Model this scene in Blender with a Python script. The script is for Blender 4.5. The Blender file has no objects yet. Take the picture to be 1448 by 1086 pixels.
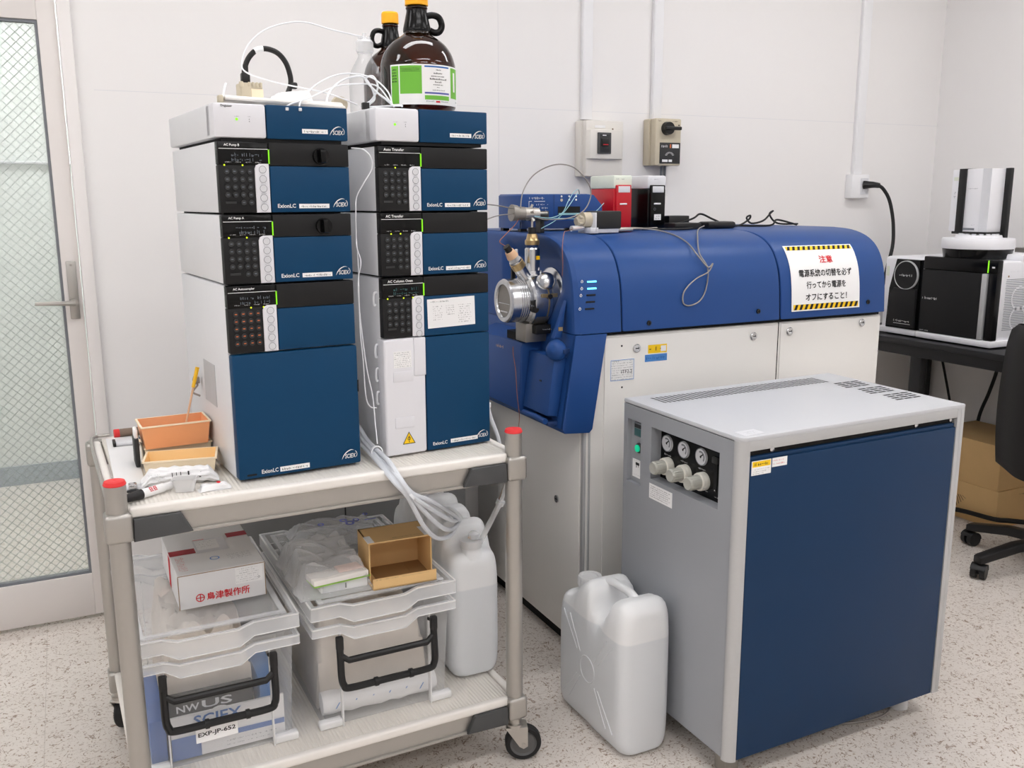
import bpy, bmesh, math, random
from mathutils import Matrix, Vector
random.seed(7)
S = bpy.context.scene
COL = S.collection
PI = math.pi
R = math.radians

# ------------------------------------------------------------------ camera
FPX, PITCH, ROLL, YAW, EYE = 1300.0, R(11.31), R(-0.25), R(25.8), 1.32
def cam_axes():
    cp, sp = math.cos(PITCH), math.sin(PITCH)
    f = Vector((0, cp, -sp)); u = Vector((0, sp, cp)); r = Vector((1, 0, 0))
    r1 = math.cos(ROLL)*r + math.sin(ROLL)*u
    u1 = -math.sin(ROLL)*r + math.cos(ROLL)*u
    w = Matrix.Rotation(-YAW, 3, 'Z')
    return w @ r1, w @ u1, w @ f
_r, _u, _f = cam_axes()
cd = bpy.data.cameras.new('camera')
cam = bpy.data.objects.new('camera', cd)
COL.objects.link(cam)
cd.sensor_width = 36.0
cd.lens = FPX/1448*36.0
cd.clip_start = 0.05
cam.matrix_world = Matrix(((_r.x, _u.x, -_f.x, 0), (_r.y, _u.y, -_f.y, 0), (_r.z, _u.z, -_f.z, EYE), (0, 0, 0, 1)))
S.camera = cam

# ------------------------------------------------------------------ light and exposure
S.view_settings.view_transform = 'Standard'
S.view_settings.look = 'None'
S.view_settings.gamma = 1.0
S.view_settings.use_curve_mapping = False
S.view_settings.exposure = 0.52
W = bpy.data.worlds.new('world'); S.world = W
W.use_nodes = True
W.node_tree.nodes['Background'].inputs[0].default_value = (0.9, 0.95, 1.0, 1)
W.node_tree.nodes['Background'].inputs[1].default_value = 0.3
LAMP = 8.5            # ceiling lamp diffusers
S.cycles.max_bounces = 10
S.cycles.transparent_max_bounces = 24
S.cycles.transmission_bounces = 10
S.cycles.glossy_bounces = 4
S.cycles.diffuse_bounces = 5
S.cycles.caustics_refractive = False
S.cycles.caustics_reflective = False
S.cycles.sample_clamp_indirect = 6.0

# ------------------------------------------------------------------ materials
def lin(c):
    return tuple(((x/255)/12.92 if x/255 <= 0.04045 else ((x/255+0.055)/1.055)**2.4) for x in c)
MATS = {}
def mat(name, rgb, rough=0.5, metal=0.0, var=0.04, bump=0.0, scale=40.0, spec=0.5, coat=0.0, alpha=1.0, trans=0.0, ior=1.45, emit=None, estr=0.0, sss=0.0):
    m = bpy.data.materials.new(name); m.use_nodes = True
    nt = m.node_tree; b = nt.nodes['Principled BSDF']
    c = lin(rgb)
    b.inputs['Roughness'].default_value = rough
    b.inputs['Metallic'].default_value = metal
    b.inputs['Specular IOR Level'].default_value = spec
    b.inputs['Coat Weight'].default_value = coat
    b.inputs['Transmission Weight'].default_value = trans
    b.inputs['IOR'].default_value = ior
    b.inputs['Alpha'].default_value = alpha
    if sss: b.inputs['Subsurface Weight'].default_value = sss
    if emit:
        b.inputs['Emission Color'].default_value = (*lin(emit), 1)
        b.inputs['Emission Strength'].default_value = estr
    tc = nt.nodes.new('ShaderNodeTexCoord')
    n = nt.nodes.new('ShaderNodeTexNoise'); n.inputs['Scale'].default_value = scale; n.inputs['Detail'].default_value = 3
    nt.links.new(tc.outputs['Object'], n.inputs['Vector'])
    mx = nt.nodes.new('ShaderNodeMix'); mx.data_type = 'RGBA'
    mx.inputs[6].default_value = (*[x*(1-var) for x in c], 1)
    mx.inputs[7].default_value = (*[min(1, x*(1+var)) for x in c], 1)
    nt.links.new(n.outputs['Fac'], mx.inputs[0])
    nt.links.new(mx.outputs[2], b.inputs['Base Color'])
    if bump:
        bp = nt.nodes.new('ShaderNodeBump'); bp.inputs['Strength'].default_value = bump; bp.inputs['Distance'].default_value = 0.002
        nt.links.new(n.outputs['Fac'], bp.inputs['Height']); nt.links.new(bp.outputs[0], b.inputs['Normal'])
    MATS[name] = m
    return m

def film(name, rgb, opac=0.35, rough=0.25, spec=0.5, fres=True, bump=0.0, scale=30, top=0.45):
    """thin clear or frosted sheet: part see-through, part white plastic"""
    m = bpy.data.materials.new(name); m.use_nodes = True
    nt = m.node_tree; b = nt.nodes['Principled BSDF']; out = nt.nodes['Material Output']
    b.inputs['Base Color'].default_value = (*lin(rgb), 1); b.inputs['Roughness'].default_value = rough
    b.inputs['Specular IOR Level'].default_value = spec
    t = nt.nodes.new('ShaderNodeBsdfTransparent')
    mx = nt.nodes.new('ShaderNodeMixShader')
    if fres:
        lw = nt.nodes.new('ShaderNodeLayerWeight'); lw.inputs['Blend'].default_value = 0.35
        mr = nt.nodes.new('ShaderNodeMapRange'); mr.inputs['To Min'].default_value = opac; mr.inputs['To Max'].default_value = min(1, opac+top)
        nt.links.new(lw.outputs['Facing'], mr.inputs['Value']); nt.links.new(mr.outputs[0], mx.inputs[0])
    else:
        mx.inputs[0].default_value = opac
    nt.links.new(t.outputs[0], mx.inputs[1]); nt.links.new(b.outputs[0], mx.inputs[2])
    nt.links.new(mx.outputs[0], out.inputs['Surface'])
    if bump:
        tc = nt.nodes.new('ShaderNodeTexCoord')
        n = nt.nodes.new('ShaderNodeTexNoise'); n.inputs['Scale'].default_value = scale; n.inputs['Detail'].default_value = 4
        nt.links.new(tc.outputs['Object'], n.inputs['Vector'])
        bp = nt.nodes.new('ShaderNodeBump'); bp.inputs['Strength'].default_value = bump; bp.inputs['Distance'].default_value = 0.01
        nt.links.new(n.outputs['Fac'], bp.inputs['Height']); nt.links.new(bp.outputs[0], b.inputs['Normal'])
    MATS[name] = m
    return m

mat('wall_paint', (236, 234, 233), 0.7, var=0.008, scale=3)
mat('corridor_paint', (222, 228, 224), 0.7, var=0.01, scale=3)
mat('corridor_base', (120, 136, 150), 0.6)
mat('ceiling_paint', (235, 235, 234), 0.8, var=0.01)
mat('door_paint', (226, 221, 218), 0.45, var=0.01, scale=6)
mat('trim_paint', (233, 229, 227), 0.45, var=0.01, scale=6)
mat('lamp_glow', (255, 255, 255), 0.5, emit=(252, 251, 252), estr=LAMP)
mat('duct_white', (238, 238, 240), 0.4, var=0.01)
mat('steel', (190, 186, 180), 0.32, 0.85, var=0.06, scale=12)
mat('satin_steel', (178, 175, 170), 0.36, 0.8, var=0.06, scale=8)
mat('chrome', (206, 207, 209), 0.24, 1.0, var=0.03)
mat('dull_metal', (150, 146, 140), 0.45, 0.8, var=0.08, scale=60)
mat('brass', (190, 165, 120), 0.3, 0.8)
mat('red_cap', (226, 50, 52), 0.45)
mat('black_plastic', (22, 22, 23), 0.42, var=0.05)
mat('black_gloss', (10, 10, 11), 0.2, var=0.02, spec=0.28)
mat('black_rubber', (24, 24, 25), 0.65, var=0.1)
mat('grey_wheel', (92, 92, 92), 0.5)
mat('charcoal', (44, 45, 46), 0.55, var=0.05)
mat('bumper_grey', (72, 73, 74), 0.6, var=0.08, scale=20)
mat('module_white', (226, 226, 231), 0.45, var=0.01)
mat('module_side', (222, 223, 226), 0.5, var=0.01)
mat('module_blue', (12, 62, 98), 0.45, var=0.03, spec=0.22)
mat('side_patch', (188, 189, 192), 0.5)
mat('band_black', (26, 26, 27), 0.5, var=0.03, spec=0.3)
mat('shade_box_grey', (128, 128, 128), 0.5)
mat('ms_blue', (32, 72, 134), 0.42, spec=0.35, var=0.02, bump=0.03, scale=900)
mat('ms_blue_dark', (30, 56, 104), 0.5, var=0.02)
mat('ms_white', (232, 230, 226), 0.5, var=0.01, scale=4)
mat('gap_black', (18, 18, 19), 0.8)
mat('gen_grey', (160, 163, 168), 0.42, 0.15, var=0.02, scale=300)
mat('gen_top', (200, 202, 206), 0.45, 0.1, var=0.015, scale=300)
mat('gen_silver', (192, 193, 194), 0.38, 0.35, var=0.02, scale=200)
mat('gen_blue', (17, 51, 86), 0.5, spec=0.3, var=0.04, scale=3)
mat('knob_grey', (176, 176, 168), 0.5)
mat('knob_cream', (226, 224, 214), 0.5)
mat('white_ink', (238, 238, 238), 0.6)
mat('grey_ink', (120, 124, 130), 0.6)
mat('dim_ink', (96, 104, 112), 0.6)
mat('black_ink', (24, 24, 26), 0.7)
mat('red_ink', (214, 32, 44), 0.6)
mat('dark_red', (160, 24, 40), 0.6)
mat('blue_ink', (20, 100, 180), 0.6)
mat('violet_ink', (84, 92, 170), 0.6)
mat('yellow_ink', (250, 205, 20), 0.6)
mat('skyblue_ink', (80, 140, 210), 0.6)
mat('orange_ink', (205, 105, 55), 0.6)
mat('paper', (240, 240, 241), 0.7, var=0.015)
mat('sticker', (244, 244, 244), 0.5, var=0.01)
mat('led_green', (130, 215, 40), 0.4, emit=(140, 240, 30), estr=0.45)
mat('led_yellow', (200, 220, 40), 0.4, emit=(205, 235, 20), estr=0.6)
mat('led_cyan', (120, 230, 255), 0.4, emit=(90, 215, 255), estr=1.6)
mat('led_teal', (20, 190, 140), 0.3, emit=(20, 225, 165), estr=0.25)
mat('screen_teal', (52, 84, 88), 0.4, emit=(70, 140, 130), estr=0.05)
mat('box_red', (190, 18, 34), 0.35, var=0.04)
mat('mint_white', (222, 228, 214), 0.45)
mat('pale_grey', (216, 217, 221), 0.45)
mat('beige', (200, 190, 168), 0.5)
mat('breaker_white', (224, 220, 213), 0.45, var=0.01)
mat('peach', (244, 174, 124), 0.5, var=0.02)
mat('cream', (247, 230, 200), 0.5, var=0.02)
mat('cream_in', (250, 214, 154), 0.5, var=0.02)
mat('stick_yellow', (242, 190, 40), 0.5)
mat('wood', (226, 186, 150), 0.6)
mat('brown_card', (222, 184, 128), 0.75, var=0.06, scale=14)
mat('brown_dark', (150, 115, 74), 0.8, var=0.06, scale=14)
mat('white_card', (232, 232, 233), 0.6, var=0.015, scale=20)
mat('card_edge', (150, 124, 96), 0.8)
mat('tube_white', (236, 238, 242), 0.35, var=0.02)
mat('tube_milky', (226, 230, 236), 0.3, alpha=0.85)
mat('tube_cyan', (150, 196, 205), 0.3)
mat('tube_orange', (160, 100, 70), 0.4)
mat('tube_grey', (150, 145, 140), 0.35, 0.5)
mat('cap_yellow', (250, 178, 20), 0.45, sss=0.0)
mat('label_green', (112, 186, 60), 0.5)
mat('tan_rail', (126, 108, 94), 0.6)
mat('blue_folder', (70, 110, 180), 0.5)
mat('tan_cloth', (216, 206, 194), 0.8, var=0.16, scale=24)
mat('chair_black', (40, 41, 43), 0.5, var=0.06)
mat('desk_black', (34, 34, 36), 0.4, var=0.05)
mat('gc_white', (236, 236, 240), 0.42, var=0.01)
mat('pink_card', (228, 196, 182), 0.6)
mat('green_strip', (150, 200, 80), 0.6)
mat('tissue', (250, 250, 250), 0.8, bump=0.1, scale=60)
mat('tissue_box', (236, 232, 226), 0.5)
film('clear_box', (240, 242, 244), 0.17, 0.2, top=0.28)
film('lid_sheet', (240, 242, 244), 0.10, 0.12, top=0.25)
film('clear_edge', (250, 250, 250), 0.75, 0.25, top=0.2)
film('clear_rim', (244, 246, 248), 0.30, 0.2, top=0.25)
film('bag_film', (246, 247, 249), 0.22, 0.09, bump=0.5, scale=22, top=0.3)
film('bag_print', (226, 228, 232), 0.22, 0.15, bump=0.5, scale=26, top=0.3)
film('clear_glass', (196, 200, 203), 0.10, 0.04, 0.8)
film('syringe_clear', (240, 242, 244), 0.35, 0.1)
film('foot_clear', (236, 238, 240), 0.30, 0.08, 0.8)

def translucent(name, rgb, rough=0.35, tl=0.45):
    m = bpy.data.materials.new(name); m.use_nodes = True
    nt = m.node_tree; b = nt.nodes['Principled BSDF']; out = nt.nodes['Material Output']
    b.inputs['Base Color'].default_value = (*lin(rgb), 1); b.inputs['Roughness'].default_value = rough
    t = nt.nodes.new('ShaderNodeBsdfTranslucent'); t.inputs['Color'].default_value = (*lin(rgb), 1)
    mx = nt.nodes.new('ShaderNodeMixShader'); mx.inputs[0].default_value = tl
    nt.links.new(b.outputs[0], mx.inputs[1]); nt.links.new(t.outputs[0], mx.inputs[2])
    nt.links.new(mx.outputs[0], out.inputs['Surface'])
    MATS[name] = m
    return m
translucent('can_plastic', (246, 247, 248), 0.32, 0.18)
translucent('can_liquid', (222, 225, 227), 0.30, 0.25)
translucent('cup_plastic', (238, 238, 238), 0.3, 0.4)

def amber():
    m = bpy.data.materials.new('amber_glass'); m.use_nodes = True
    nt = m.node_tree; b = nt.nodes['Principled BSDF']; out = nt.nodes['Material Output']
    b.inputs['Base Color'].default_value = (*lin((20, 11, 4)), 1); b.inputs['Roughness'].default_value = 0.03
    b.inputs['Specular IOR Level'].default_value = 0.8
    t = nt.nodes.new('ShaderNodeBsdfTransparent'); t.inputs[0].default_value = (*lin((200, 112, 30)), 1)
    lw = nt.nodes.new('ShaderNodeLayerWeight'); lw.inputs['Blend'].default_value = 0.5
    mr = nt.nodes.new('ShaderNodeMapRange'); mr.inputs['To Min'].default_value = 0.60; mr.inputs['To Max'].default_value = 0.97
    nt.links.new(lw.outputs['Facing'], mr.inputs['Value'])
    mx = nt.nodes.new('ShaderNodeMixShader'); nt.links.new(mr.outputs[0], mx.inputs[0])
    nt.links.new(t.outputs[0], mx.inputs[1]); nt.links.new(b.outputs[0], mx.inputs[2])
    nt.links.new(mx.outputs[0], out.inputs['Surface'])
    MATS['amber_glass'] = m
amber()

def floor_material():
    m = bpy.data.materials.new('speckled_vinyl'); m.use_nodes = True
    nt = m.node_tree; b = nt.nodes['Principled BSDF']; L = nt.links
    tc = nt.nodes.new('ShaderNodeTexCoord')
    def noise(sc, det=3, dist=0.0, rough=0.5):
        n = nt.nodes.new('ShaderNodeTexNoise'); n.inputs['Scale'].default_value = sc; n.inputs['Detail'].default_value = det
        n.inputs['Distortion'].default_value = dist; n.inputs['Roughness'].default_value = rough
        L.new(tc.outputs['Object'], n.inputs['Vector']); return n
    def ramp(src, p0, p1, c0=(0, 0, 0, 1), c1=(1, 1, 1, 1)):
        r = nt.nodes.new('ShaderNodeValToRGB'); e = r.color_ramp.elements
        e[0].position, e[1].position = p0, p1; e[0].color, e[1].color = c0, c1
        L.new(src, r.inputs[0]); return r
    def mix(fac, a, bb, mode='MIX', facv=None):
        x = nt.nodes.new('ShaderNodeMix'); x.data_type = 'RGBA'; x.blend_type = mode
        if fac is not None: L.new(fac, x.inputs[0])
        else: x.inputs[0].default_value = facv
        for s, v in ((6, a), (7, bb)):
            if isinstance(v, tuple): x.inputs[s].default_value = v
            else: L.new(v, x.inputs[s])
        return x
    base = mix(noise(9, 5).outputs['Fac'], (*lin((210, 202, 194)), 1), (*lin((228, 221, 214)), 1))
    # fine brown flecks
    f1 = ramp(noise(150, 2, 0.6).outputs['Fac'], 0.60, 0.68)
    c1 = mix(f1.outputs[0], base.outputs[2], (*lin((176, 158, 142)), 1))
    # short worm-like dark marks: thin level lines of a distorted noise, broken up by a second noise
    w = noise(27, 2, 1.8)
    ab = nt.nodes.new('ShaderNodeMath'); ab.operation = 'SUBTRACT'; ab.inputs[1].default_value = 0.5
    L.new(w.outputs['Fac'], ab.inputs[0])
    ab2 = nt.nodes.new('ShaderNodeMath'); ab2.operation = 'ABSOLUTE'; L.new(ab.outputs[0], ab2.inputs[0])
    line = ramp(ab2.outputs[0], 0.012, 0.030, (1, 1, 1, 1), (0, 0, 0, 1))
    gate = ramp(noise(55, 2, 0.3).outputs['Fac'], 0.48, 0.56)
    lm = mix(None, line.outputs[0], gate.outputs[0], 'MULTIPLY', 1.0)
    c2 = mix(lm.outputs[2], c1.outputs[2], (*lin((148, 128, 112)), 1))
    v = nt.nodes.new('ShaderNodeTexVoronoi'); v.inputs['Scale'].default_value = 85; L.new(tc.outputs['Object'], v.inputs['Vector'])
    dots = ramp(v.outputs['Distance'], 0.10, 0.2, (1, 1, 1, 1), (0, 0, 0, 1))
    gd = ramp(noise(30, 1).outputs['Fac'], 0.5, 0.56)
    dm = mix(None, dots.outputs[0], gd.outputs[0], 'MULTIPLY', 1.0)
    c3 = mix(dm.outputs[2], c2.outputs[2], (*lin((150, 130, 114)), 1))
    # tile joints every 0.45 m
    sep = nt.nodes.new('ShaderNodeSeparateXYZ'); L.new(tc.outputs['Object'], sep.inputs[0])
    js = []
    for i in (0, 1):
        a = nt.nodes.new('ShaderNodeMath'); a.operation = 'PINGPONG'; a.inputs[1].default_value = 0.225
        ad = nt.nodes.new('ShaderNodeMath'); ad.operation = 'ADD'; ad.inputs[1].default_value = (10.05, 10.12)[i]
        L.new(sep.outputs[i], ad.inputs[0]); L.new(ad.outputs[0], a.inputs[0])
        l = nt.nodes.new('ShaderNodeMath'); l.operation = 'LESS_THAN'; l.inputs[1].default_value = 0.0007
        L.new(a.outputs[0], l.inputs[0]); js.append(l)
    mxj = nt.nodes.new('ShaderNodeMath'); mxj.operation = 'MAXIMUM'; L.new(js[0].outputs[0], mxj.inputs[0]); L.new(js[1].outputs[0], mxj.inputs[1])
    sc = nt.nodes.new('ShaderNodeMath'); sc.operation = 'MULTIPLY'; sc.inputs[1].default_value = 0.5; L.new(mxj.outputs[0], sc.inputs[0])
    c4 = mix(sc.outputs[0], c3.outputs[2], (*lin((160, 148, 138)), 1))
    L.new(c4.outputs[2], b.inputs['Base Color'])
    b.inputs['Roughness'].default_value = 0.45
    b.inputs['Specular IOR Level'].default_value = 0.35
    MATS['floor'] = m
floor_material()

def ribbed(name, rgb, pitch, rough=0.4, metal=0.0, axis=0):
    """fine raised ribs across a tray"""
    m = mat(name, rgb, rough, metal, var=0.02)
    nt = m.node_tree; b = nt.nodes['Principled BSDF']
    tc = nt.nodes.new('ShaderNodeTexCoord'); wv = nt.nodes.new('ShaderNodeTexWave')
    wv.bands_direction = 'XYZ'[axis]; wv.inputs['Scale'].default_value = 0.314/pitch; wv.inputs['Distortion'].default_value = 0.0
    nt.links.new(tc.outputs['Object'], wv.inputs['Vector'])
    bp = nt.nodes.new('ShaderNodeBump'); bp.inputs['Strength'].default_value = 0.6; bp.inputs['Distance'].default_value = 0.002
    nt.links.new(wv.outputs['Fac'], bp.inputs['Height']); nt.links.new(bp.outputs[0], b.inputs['Normal'])
    return m
ribbed('tray_ribs', (226, 221, 213), 0.008)

def wired_glass():
    m = bpy.data.materials.new('wired_glass'); m.use_nodes = True
    nt = m.node_tree; b = nt.nodes['Principled BSDF']; out = nt.nodes['Material Output']; L = nt.links
    b.inputs['Base Color'].default_value = (*lin((206, 212, 209)), 1); b.inputs['Roughness'].default_value = 0.12
    t = nt.nodes.new('ShaderNodeBsdfTransparent'); t.inputs[0].default_value = (0.95, 0.957, 0.95, 1)
    mx = nt.nodes.new('ShaderNodeMixShader'); mx.inputs[0].default_value = 0.28
    L.new(t.outputs[0], mx.inputs[1]); L.new(b.outputs[0], mx.inputs[2])
    wire = nt.nodes.new('ShaderNodeBsdfPrincipled'); wire.inputs['Base Color'].default_value = (*lin((136, 145, 140)), 1); wire.inputs['Metallic'].default_value = 0.3
    wire.inputs['Roughness'].default_value = 0.5
    tc = nt.nodes.new('ShaderNodeTexCoord'); sep = nt.nodes.new('ShaderNodeSeparateXYZ'); L.new(tc.outputs['Object'], sep.inputs[0])
    ls = []
    for sgn in ('ADD', 'SUBTRACT'):
        a = nt.nodes.new('ShaderNodeMath'); a.operation = sgn; L.new(sep.outputs[0], a.inputs[0]); L.new(sep.outputs[2], a.inputs[1])
        p = nt.nodes.new('ShaderNodeMath'); p.operation = 'PINGPONG'; p.inputs[1].default_value = 0.0135
        L.new(a.outputs[0], p.inputs[0])
        l = nt.nodes.new('ShaderNodeMath'); l.operation = 'LESS_THAN'; l.inputs[1].default_value = 0.00045
        L.new(p.outputs[0], l.inputs[0]); ls.append(l)
    mxm = nt.nodes.new('ShaderNodeMath'); mxm.operation = 'MAXIMUM'; L.new(ls[0].outputs[0], mxm.inputs[0]); L.new(ls[1].outputs[0], mxm.inputs[1])
    m2 = nt.nodes.new('ShaderNodeMixShader'); L.new(mxm.outputs[0], m2.inputs[0]); L.new(mx.outputs[0], m2.inputs[1]); L.new(wire.outputs[0], m2.inputs[2])
    L.new(m2.outputs[0], out.inputs['Surface'])
    MATS['wired_glass'] = m
wired_glass()

# ------------------------------------------------------------------ mesh builder
_TXT = {}
def text_geo(s, bold=False):
    key = (s, bold)
    if key not in _TXT:
        cu = bpy.data.curves.new('t', 'FONT'); cu.body = s; cu.size = 1.0; cu.resolution_u = 2
        cu.align_x = 'LEFT'; cu.align_y = 'BOTTOM_BASELINE'; cu.fill_mode = 'FRONT'
        if bold: cu.offset = 0.018
        o = bpy.data.objects.new('t', cu); COL.objects.link(o)
        dg = bpy.context.evaluated_depsgraph_get(); dg.update()
        me = bpy.data.meshes.new_from_object(o.evaluated_get(dg))
        v = [tuple(p.co) for p in me.vertices]; f = [tuple(p.vertices) for p in me.polygons]
        bpy.data.objects.remove(o); bpy.data.curves.remove(cu); bpy.data.meshes.remove(me)
        if v:
            x0 = min(p[0] for p in v); x1 = max(p[0] for p in v); y0 = min(p[1] for p in v); y1 = max(p[1] for p in v)
        else: x0 = x1 = y0 = y1 = 0
        _TXT[key] = (v, f, (x0, x1, y0, y1))
    return _TXT[key]

def crom(pts, n=6, closed=False):
    P = [Vector(p) for p in pts]
    if len(P) < 3: return P
    out = []; N = len(P)
    for i in range(N if closed else N-1):
        p1, p2 = P[i], P[(i+1) % N]
        p0 = P[(i-1) % N] if closed or i > 0 else 2*p1-p2
        p3 = P[(i+2) % N] if closed or i < N-2 else 2*p2-p1
        for k in range(n):
            t = k/n
            out.append(0.5*((2*p1)+(-p0+p2)*t+(2*p0-5*p1+4*p2-p3)*t*t+(-p0+3*p1-3*p2+p3)*t**3))
    if not closed: out.append(P[-1])
    return out

class MB:
    def __init__(s, m='paper', root=None):
        s.v, s.f, s.mi, s.sm, s.mats = [], [], [], [], []
        s.M = Matrix.Identity(4); s.use(m)
        if root is not None:
            s.M = (Matrix.Translation(root.location) @ root.rotation_euler.to_matrix().to_4x4()).inverted()
    def use(s, m):
        if m not in s.mats: s.mats.append(m)
        s.c = s.mats.index(m); return s
    def add(s, vs, fs, smooth=True, M=None):
        T = s.M @ M if M is not None else s.M
        o = len(s.v); s.v += [T @ Vector(p) for p in vs]
        for f in fs:
            s.f.append(tuple(i+o for i in f)); s.mi.append(s.c); s.sm.append(smooth)
        return s
    def bm(s, b, smooth=True, M=None):
        b.verts.index_update()
        s.add([v.co.copy() for v in b.verts], [[v.index for v in f.verts] for f in b.faces], smooth, M); b.free(); return s
    def box(s, x0, x1, y0, y1, z0, z1, bev=0.0, seg=2, M=None):
        b = bmesh.new(); bmesh.ops.create_cube(b, size=1)
        for v in b.verts:
            v.co = Vector((x0+(v.co.x+.5)*(x1-x0), y0+(v.co.y+.5)*(y1-y0), z0+(v.co.z+.5)*(z1-z0)))
        if bev:
            bev = min(bev, 0.49*min(abs(x1-x0), abs(y1-y0), abs(z1-z0)))
            bmesh.ops.bevel(b, geom=b.edges[:], offset=bev, segments=seg, profile=0.5, affect='EDGES', clamp_overlap=True)
        return s.bm(b, M=M)
    def cyl(s, p0, p1, r0, r1=None, n=20, caps=True, M=None):
        r1 = r0 if r1 is None else r1
        p0, p1 = Vector(p0), Vector(p1); d = (p1-p0).normalized()
        a = d.orthogonal().normalized(); b = d.cross(a)
        vs = []
        for p, r in ((p0, r0), (p1, r1)):
            for i in range(n):
                t = 2*PI*i/n; vs.append(p+a*(r*math.cos(t))+b*(r*math.sin(t)))
        fs = [(i, (i+1) % n, n+(i+1) % n, n+i) for i in range(n)]
        if caps: fs += [tuple(range(n-1, -1, -1)), tuple(range(n, 2*n))]
        return s.add(vs, fs, M=M)
    def tube(s, pts, r, n=8, smooth=6, closed=False, caps=True, M=None):
        P = crom(pts, smooth, closed) if smooth else [Vector(p) for p in pts]
        N = len(P); vs = []; fs = []; nrm = None
        for i, p in enumerate(P):
            if closed: d = P[(i+1) % N]-P[i-1]
            else: d = P[min(i+1, N-1)]-P[max(i-1, 0)]
            d = d.normalized() if d.length > 1e-9 else Vector((0, 0, 1))
            nrm = d.orthogonal().normalized() if nrm is None else (nrm-d*nrm.dot(d)).normalized()
            b = d.cross(nrm); rr = r(i/(N-1)) if callable(r) else r
            for k in range(n):
                t = 2*PI*k/n; vs.append(p+nrm*(rr*math.cos(t))+b*(rr*math.sin(t)))
        for i in range(N if closed else N-1):
            j = (i+1) % N
            for k in range(n):
                fs.append((i*n+k, i*n+(k+1) % n, j*n+(k+1) % n, j*n+k))
        if caps and not closed: fs += [tuple(range(n-1, -1, -1)), tuple((N-1)*n+k for k in range(n))]
        return s.add(vs, fs, M=M)
    def lathe(s, prof, n=28, M=None, arc=None):
        vs = []; fs = []
        a0, a1 = arc if arc else (0, 2*PI)
        cnt = n if not arc else n+1
        for r, z in prof:
            for i in range(cnt):
                t = a0+(a1-a0)*i/n; vs.append((max(r, 1e-5)*math.cos(t), max(r, 1e-5)*math.sin(t), z))
        for j in range(len(prof)-1):
            for i in range(n):
                k = (i+1) % cnt
                fs.append((j*cnt+i, j*cnt+k, (j+1)*cnt+k, (j+1)*cnt+i))
        return s.add(vs, fs, M=M)
    def prism(s, poly, axis, a0, a1, bev=0.0, seg=2, M=None):
        """poly in the two other axes (order x,y,z without axis)"""
        def P(u, v, a):
            return {'x': (a, u, v), 'y': (u, a, v), 'z': (u, v, a)}[axis]
        b = bmesh.new()
        A = [b.verts.new(P(u, v, a0)) for u, v in poly]; B = [b.verts.new(P(u, v, a1)) for u, v in poly]
        n = len(poly); fa = b.faces.new(A); fb = b.faces.new(B[::-1])
        for i in range(n): b.faces.new((A[i], B[i], B[(i+1) % n], A[(i+1) % n])[::-1])
        bmesh.ops.recalc_face_normals(b, faces=b.faces[:])
        if bev:
            es = [e for f in (fa, fb) for e in f.edges]
            bmesh.ops.bevel(b, geom=es, offset=bev, segments=seg, profile=0.5, affect='EDGES', clamp_overlap=True)
        return s.bm(b, M=M)
    def quad(s, a, b, c, d):
        return s.add([a, b, c, d], [(0, 1, 2, 3)])
    def grid(s, fn, nu, nv, M=None, closed=False):
        vs = [fn(i/(nu-1), j/(nv-1)) for j in range(nv) for i in range(nu)]
        fs = [(j*nu+i, j*nu+i+1, (j+1)*nu+i+1, (j+1)*nu+i) for j in range(nv-1) for i in range(nu-1)]
        return s.add(vs, fs, M=M)
    # ---- flat work on a face: frame = (origin, right, up)
    def frame(s, o, r=(1, 0, 0), u=(0, 0, 1)):
        r = Vector(r).normalized(); u = Vector(u).normalized(); n = r.cross(u)
        return Matrix(((r.x, u.x, n.x, o[0]), (r.y, u.y, n.y, o[1]), (r.z, u.z, n.z, o[2]), (0, 0, 0, 1)))
    def plate(s, F, x0, x1, y0, y1, t=0.001, bev=0.0, z0=0.0):
        return s.box(x0, x1, y0, y1, z0, z0+t, bev, 2, M=F)
    def text(s, F, txt, x, y, h, align='L', z=0.0014, bold=False, width=None, slant=0.0):
        v, f, (x0, x1, y0, y1) = text_geo(txt, bold)
        k = h/max(y1-y0, 0.3); kx = k
        if width: kx = width/max(x1-x0, 1e-6)
        w = (x1-x0)*kx
        ox = {'L': 0, 'C': -w/2, 'R': -w}[align]
        s.add([(x+ox+(p[0]-x0)*kx+slant*(p[1]-y0)*k, y+(p[1]-y0)*k, z) for p in v], f, False, F); return s
    def scribble(s, F, x0, x1, y, h, z=0.0013, dens=0.7, rnd=None):
        rnd = rnd or random
        x = x0
        while x < x1:
            w = h*rnd.uniform(0.25, 0.8)
            if rnd.random() < dens:
                hh = h*rnd.uniform(0.5, 1.0); st = h*0.16
                k = rnd.randrange(3)
                if k != 1: s.rect(F, x, min(x+st, x1), y, y+hh, z)
                if k != 0: s.rect(F, x, min(x+w, x1), y+hh*0.45, y+hh*0.45+st, z)
                if k == 2: s.rect(F, x, min(x+w*.8, x1), y, y+st, z)
            x += w+h*0.18
        return s
    def rect(s, F, x0, x1, y0, y1, z=0.0013):
        return s.add([(x0, y0, z), (x1, y0, z), (x1, y1, z), (x0, y1, z)], [(0, 1, 2, 3)], False, F)
    def disc(s, F, x, y, r, z=0.0013, n=20, t=0.0):
        if t:
            o = [(x+r*math.cos(2*PI*i/n), y+r*math.sin(2*PI*i/n)) for i in range(n)]
            vs = [(a, b, z) for a, b in o]+[(a, b, z+t) for a, b in o]
            fs = [(i, (i+1) % n, n+(i+1) % n, n+i) for i in range(n)]+[tuple(range(n, 2*n))]
            return s.add(vs, fs, True, F)
        return s.add([(x+r*math.cos(2*PI*i/n), y+r*math.sin(2*PI*i/n), z) for i in range(n)], [tuple(range(n))], False, F)
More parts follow.
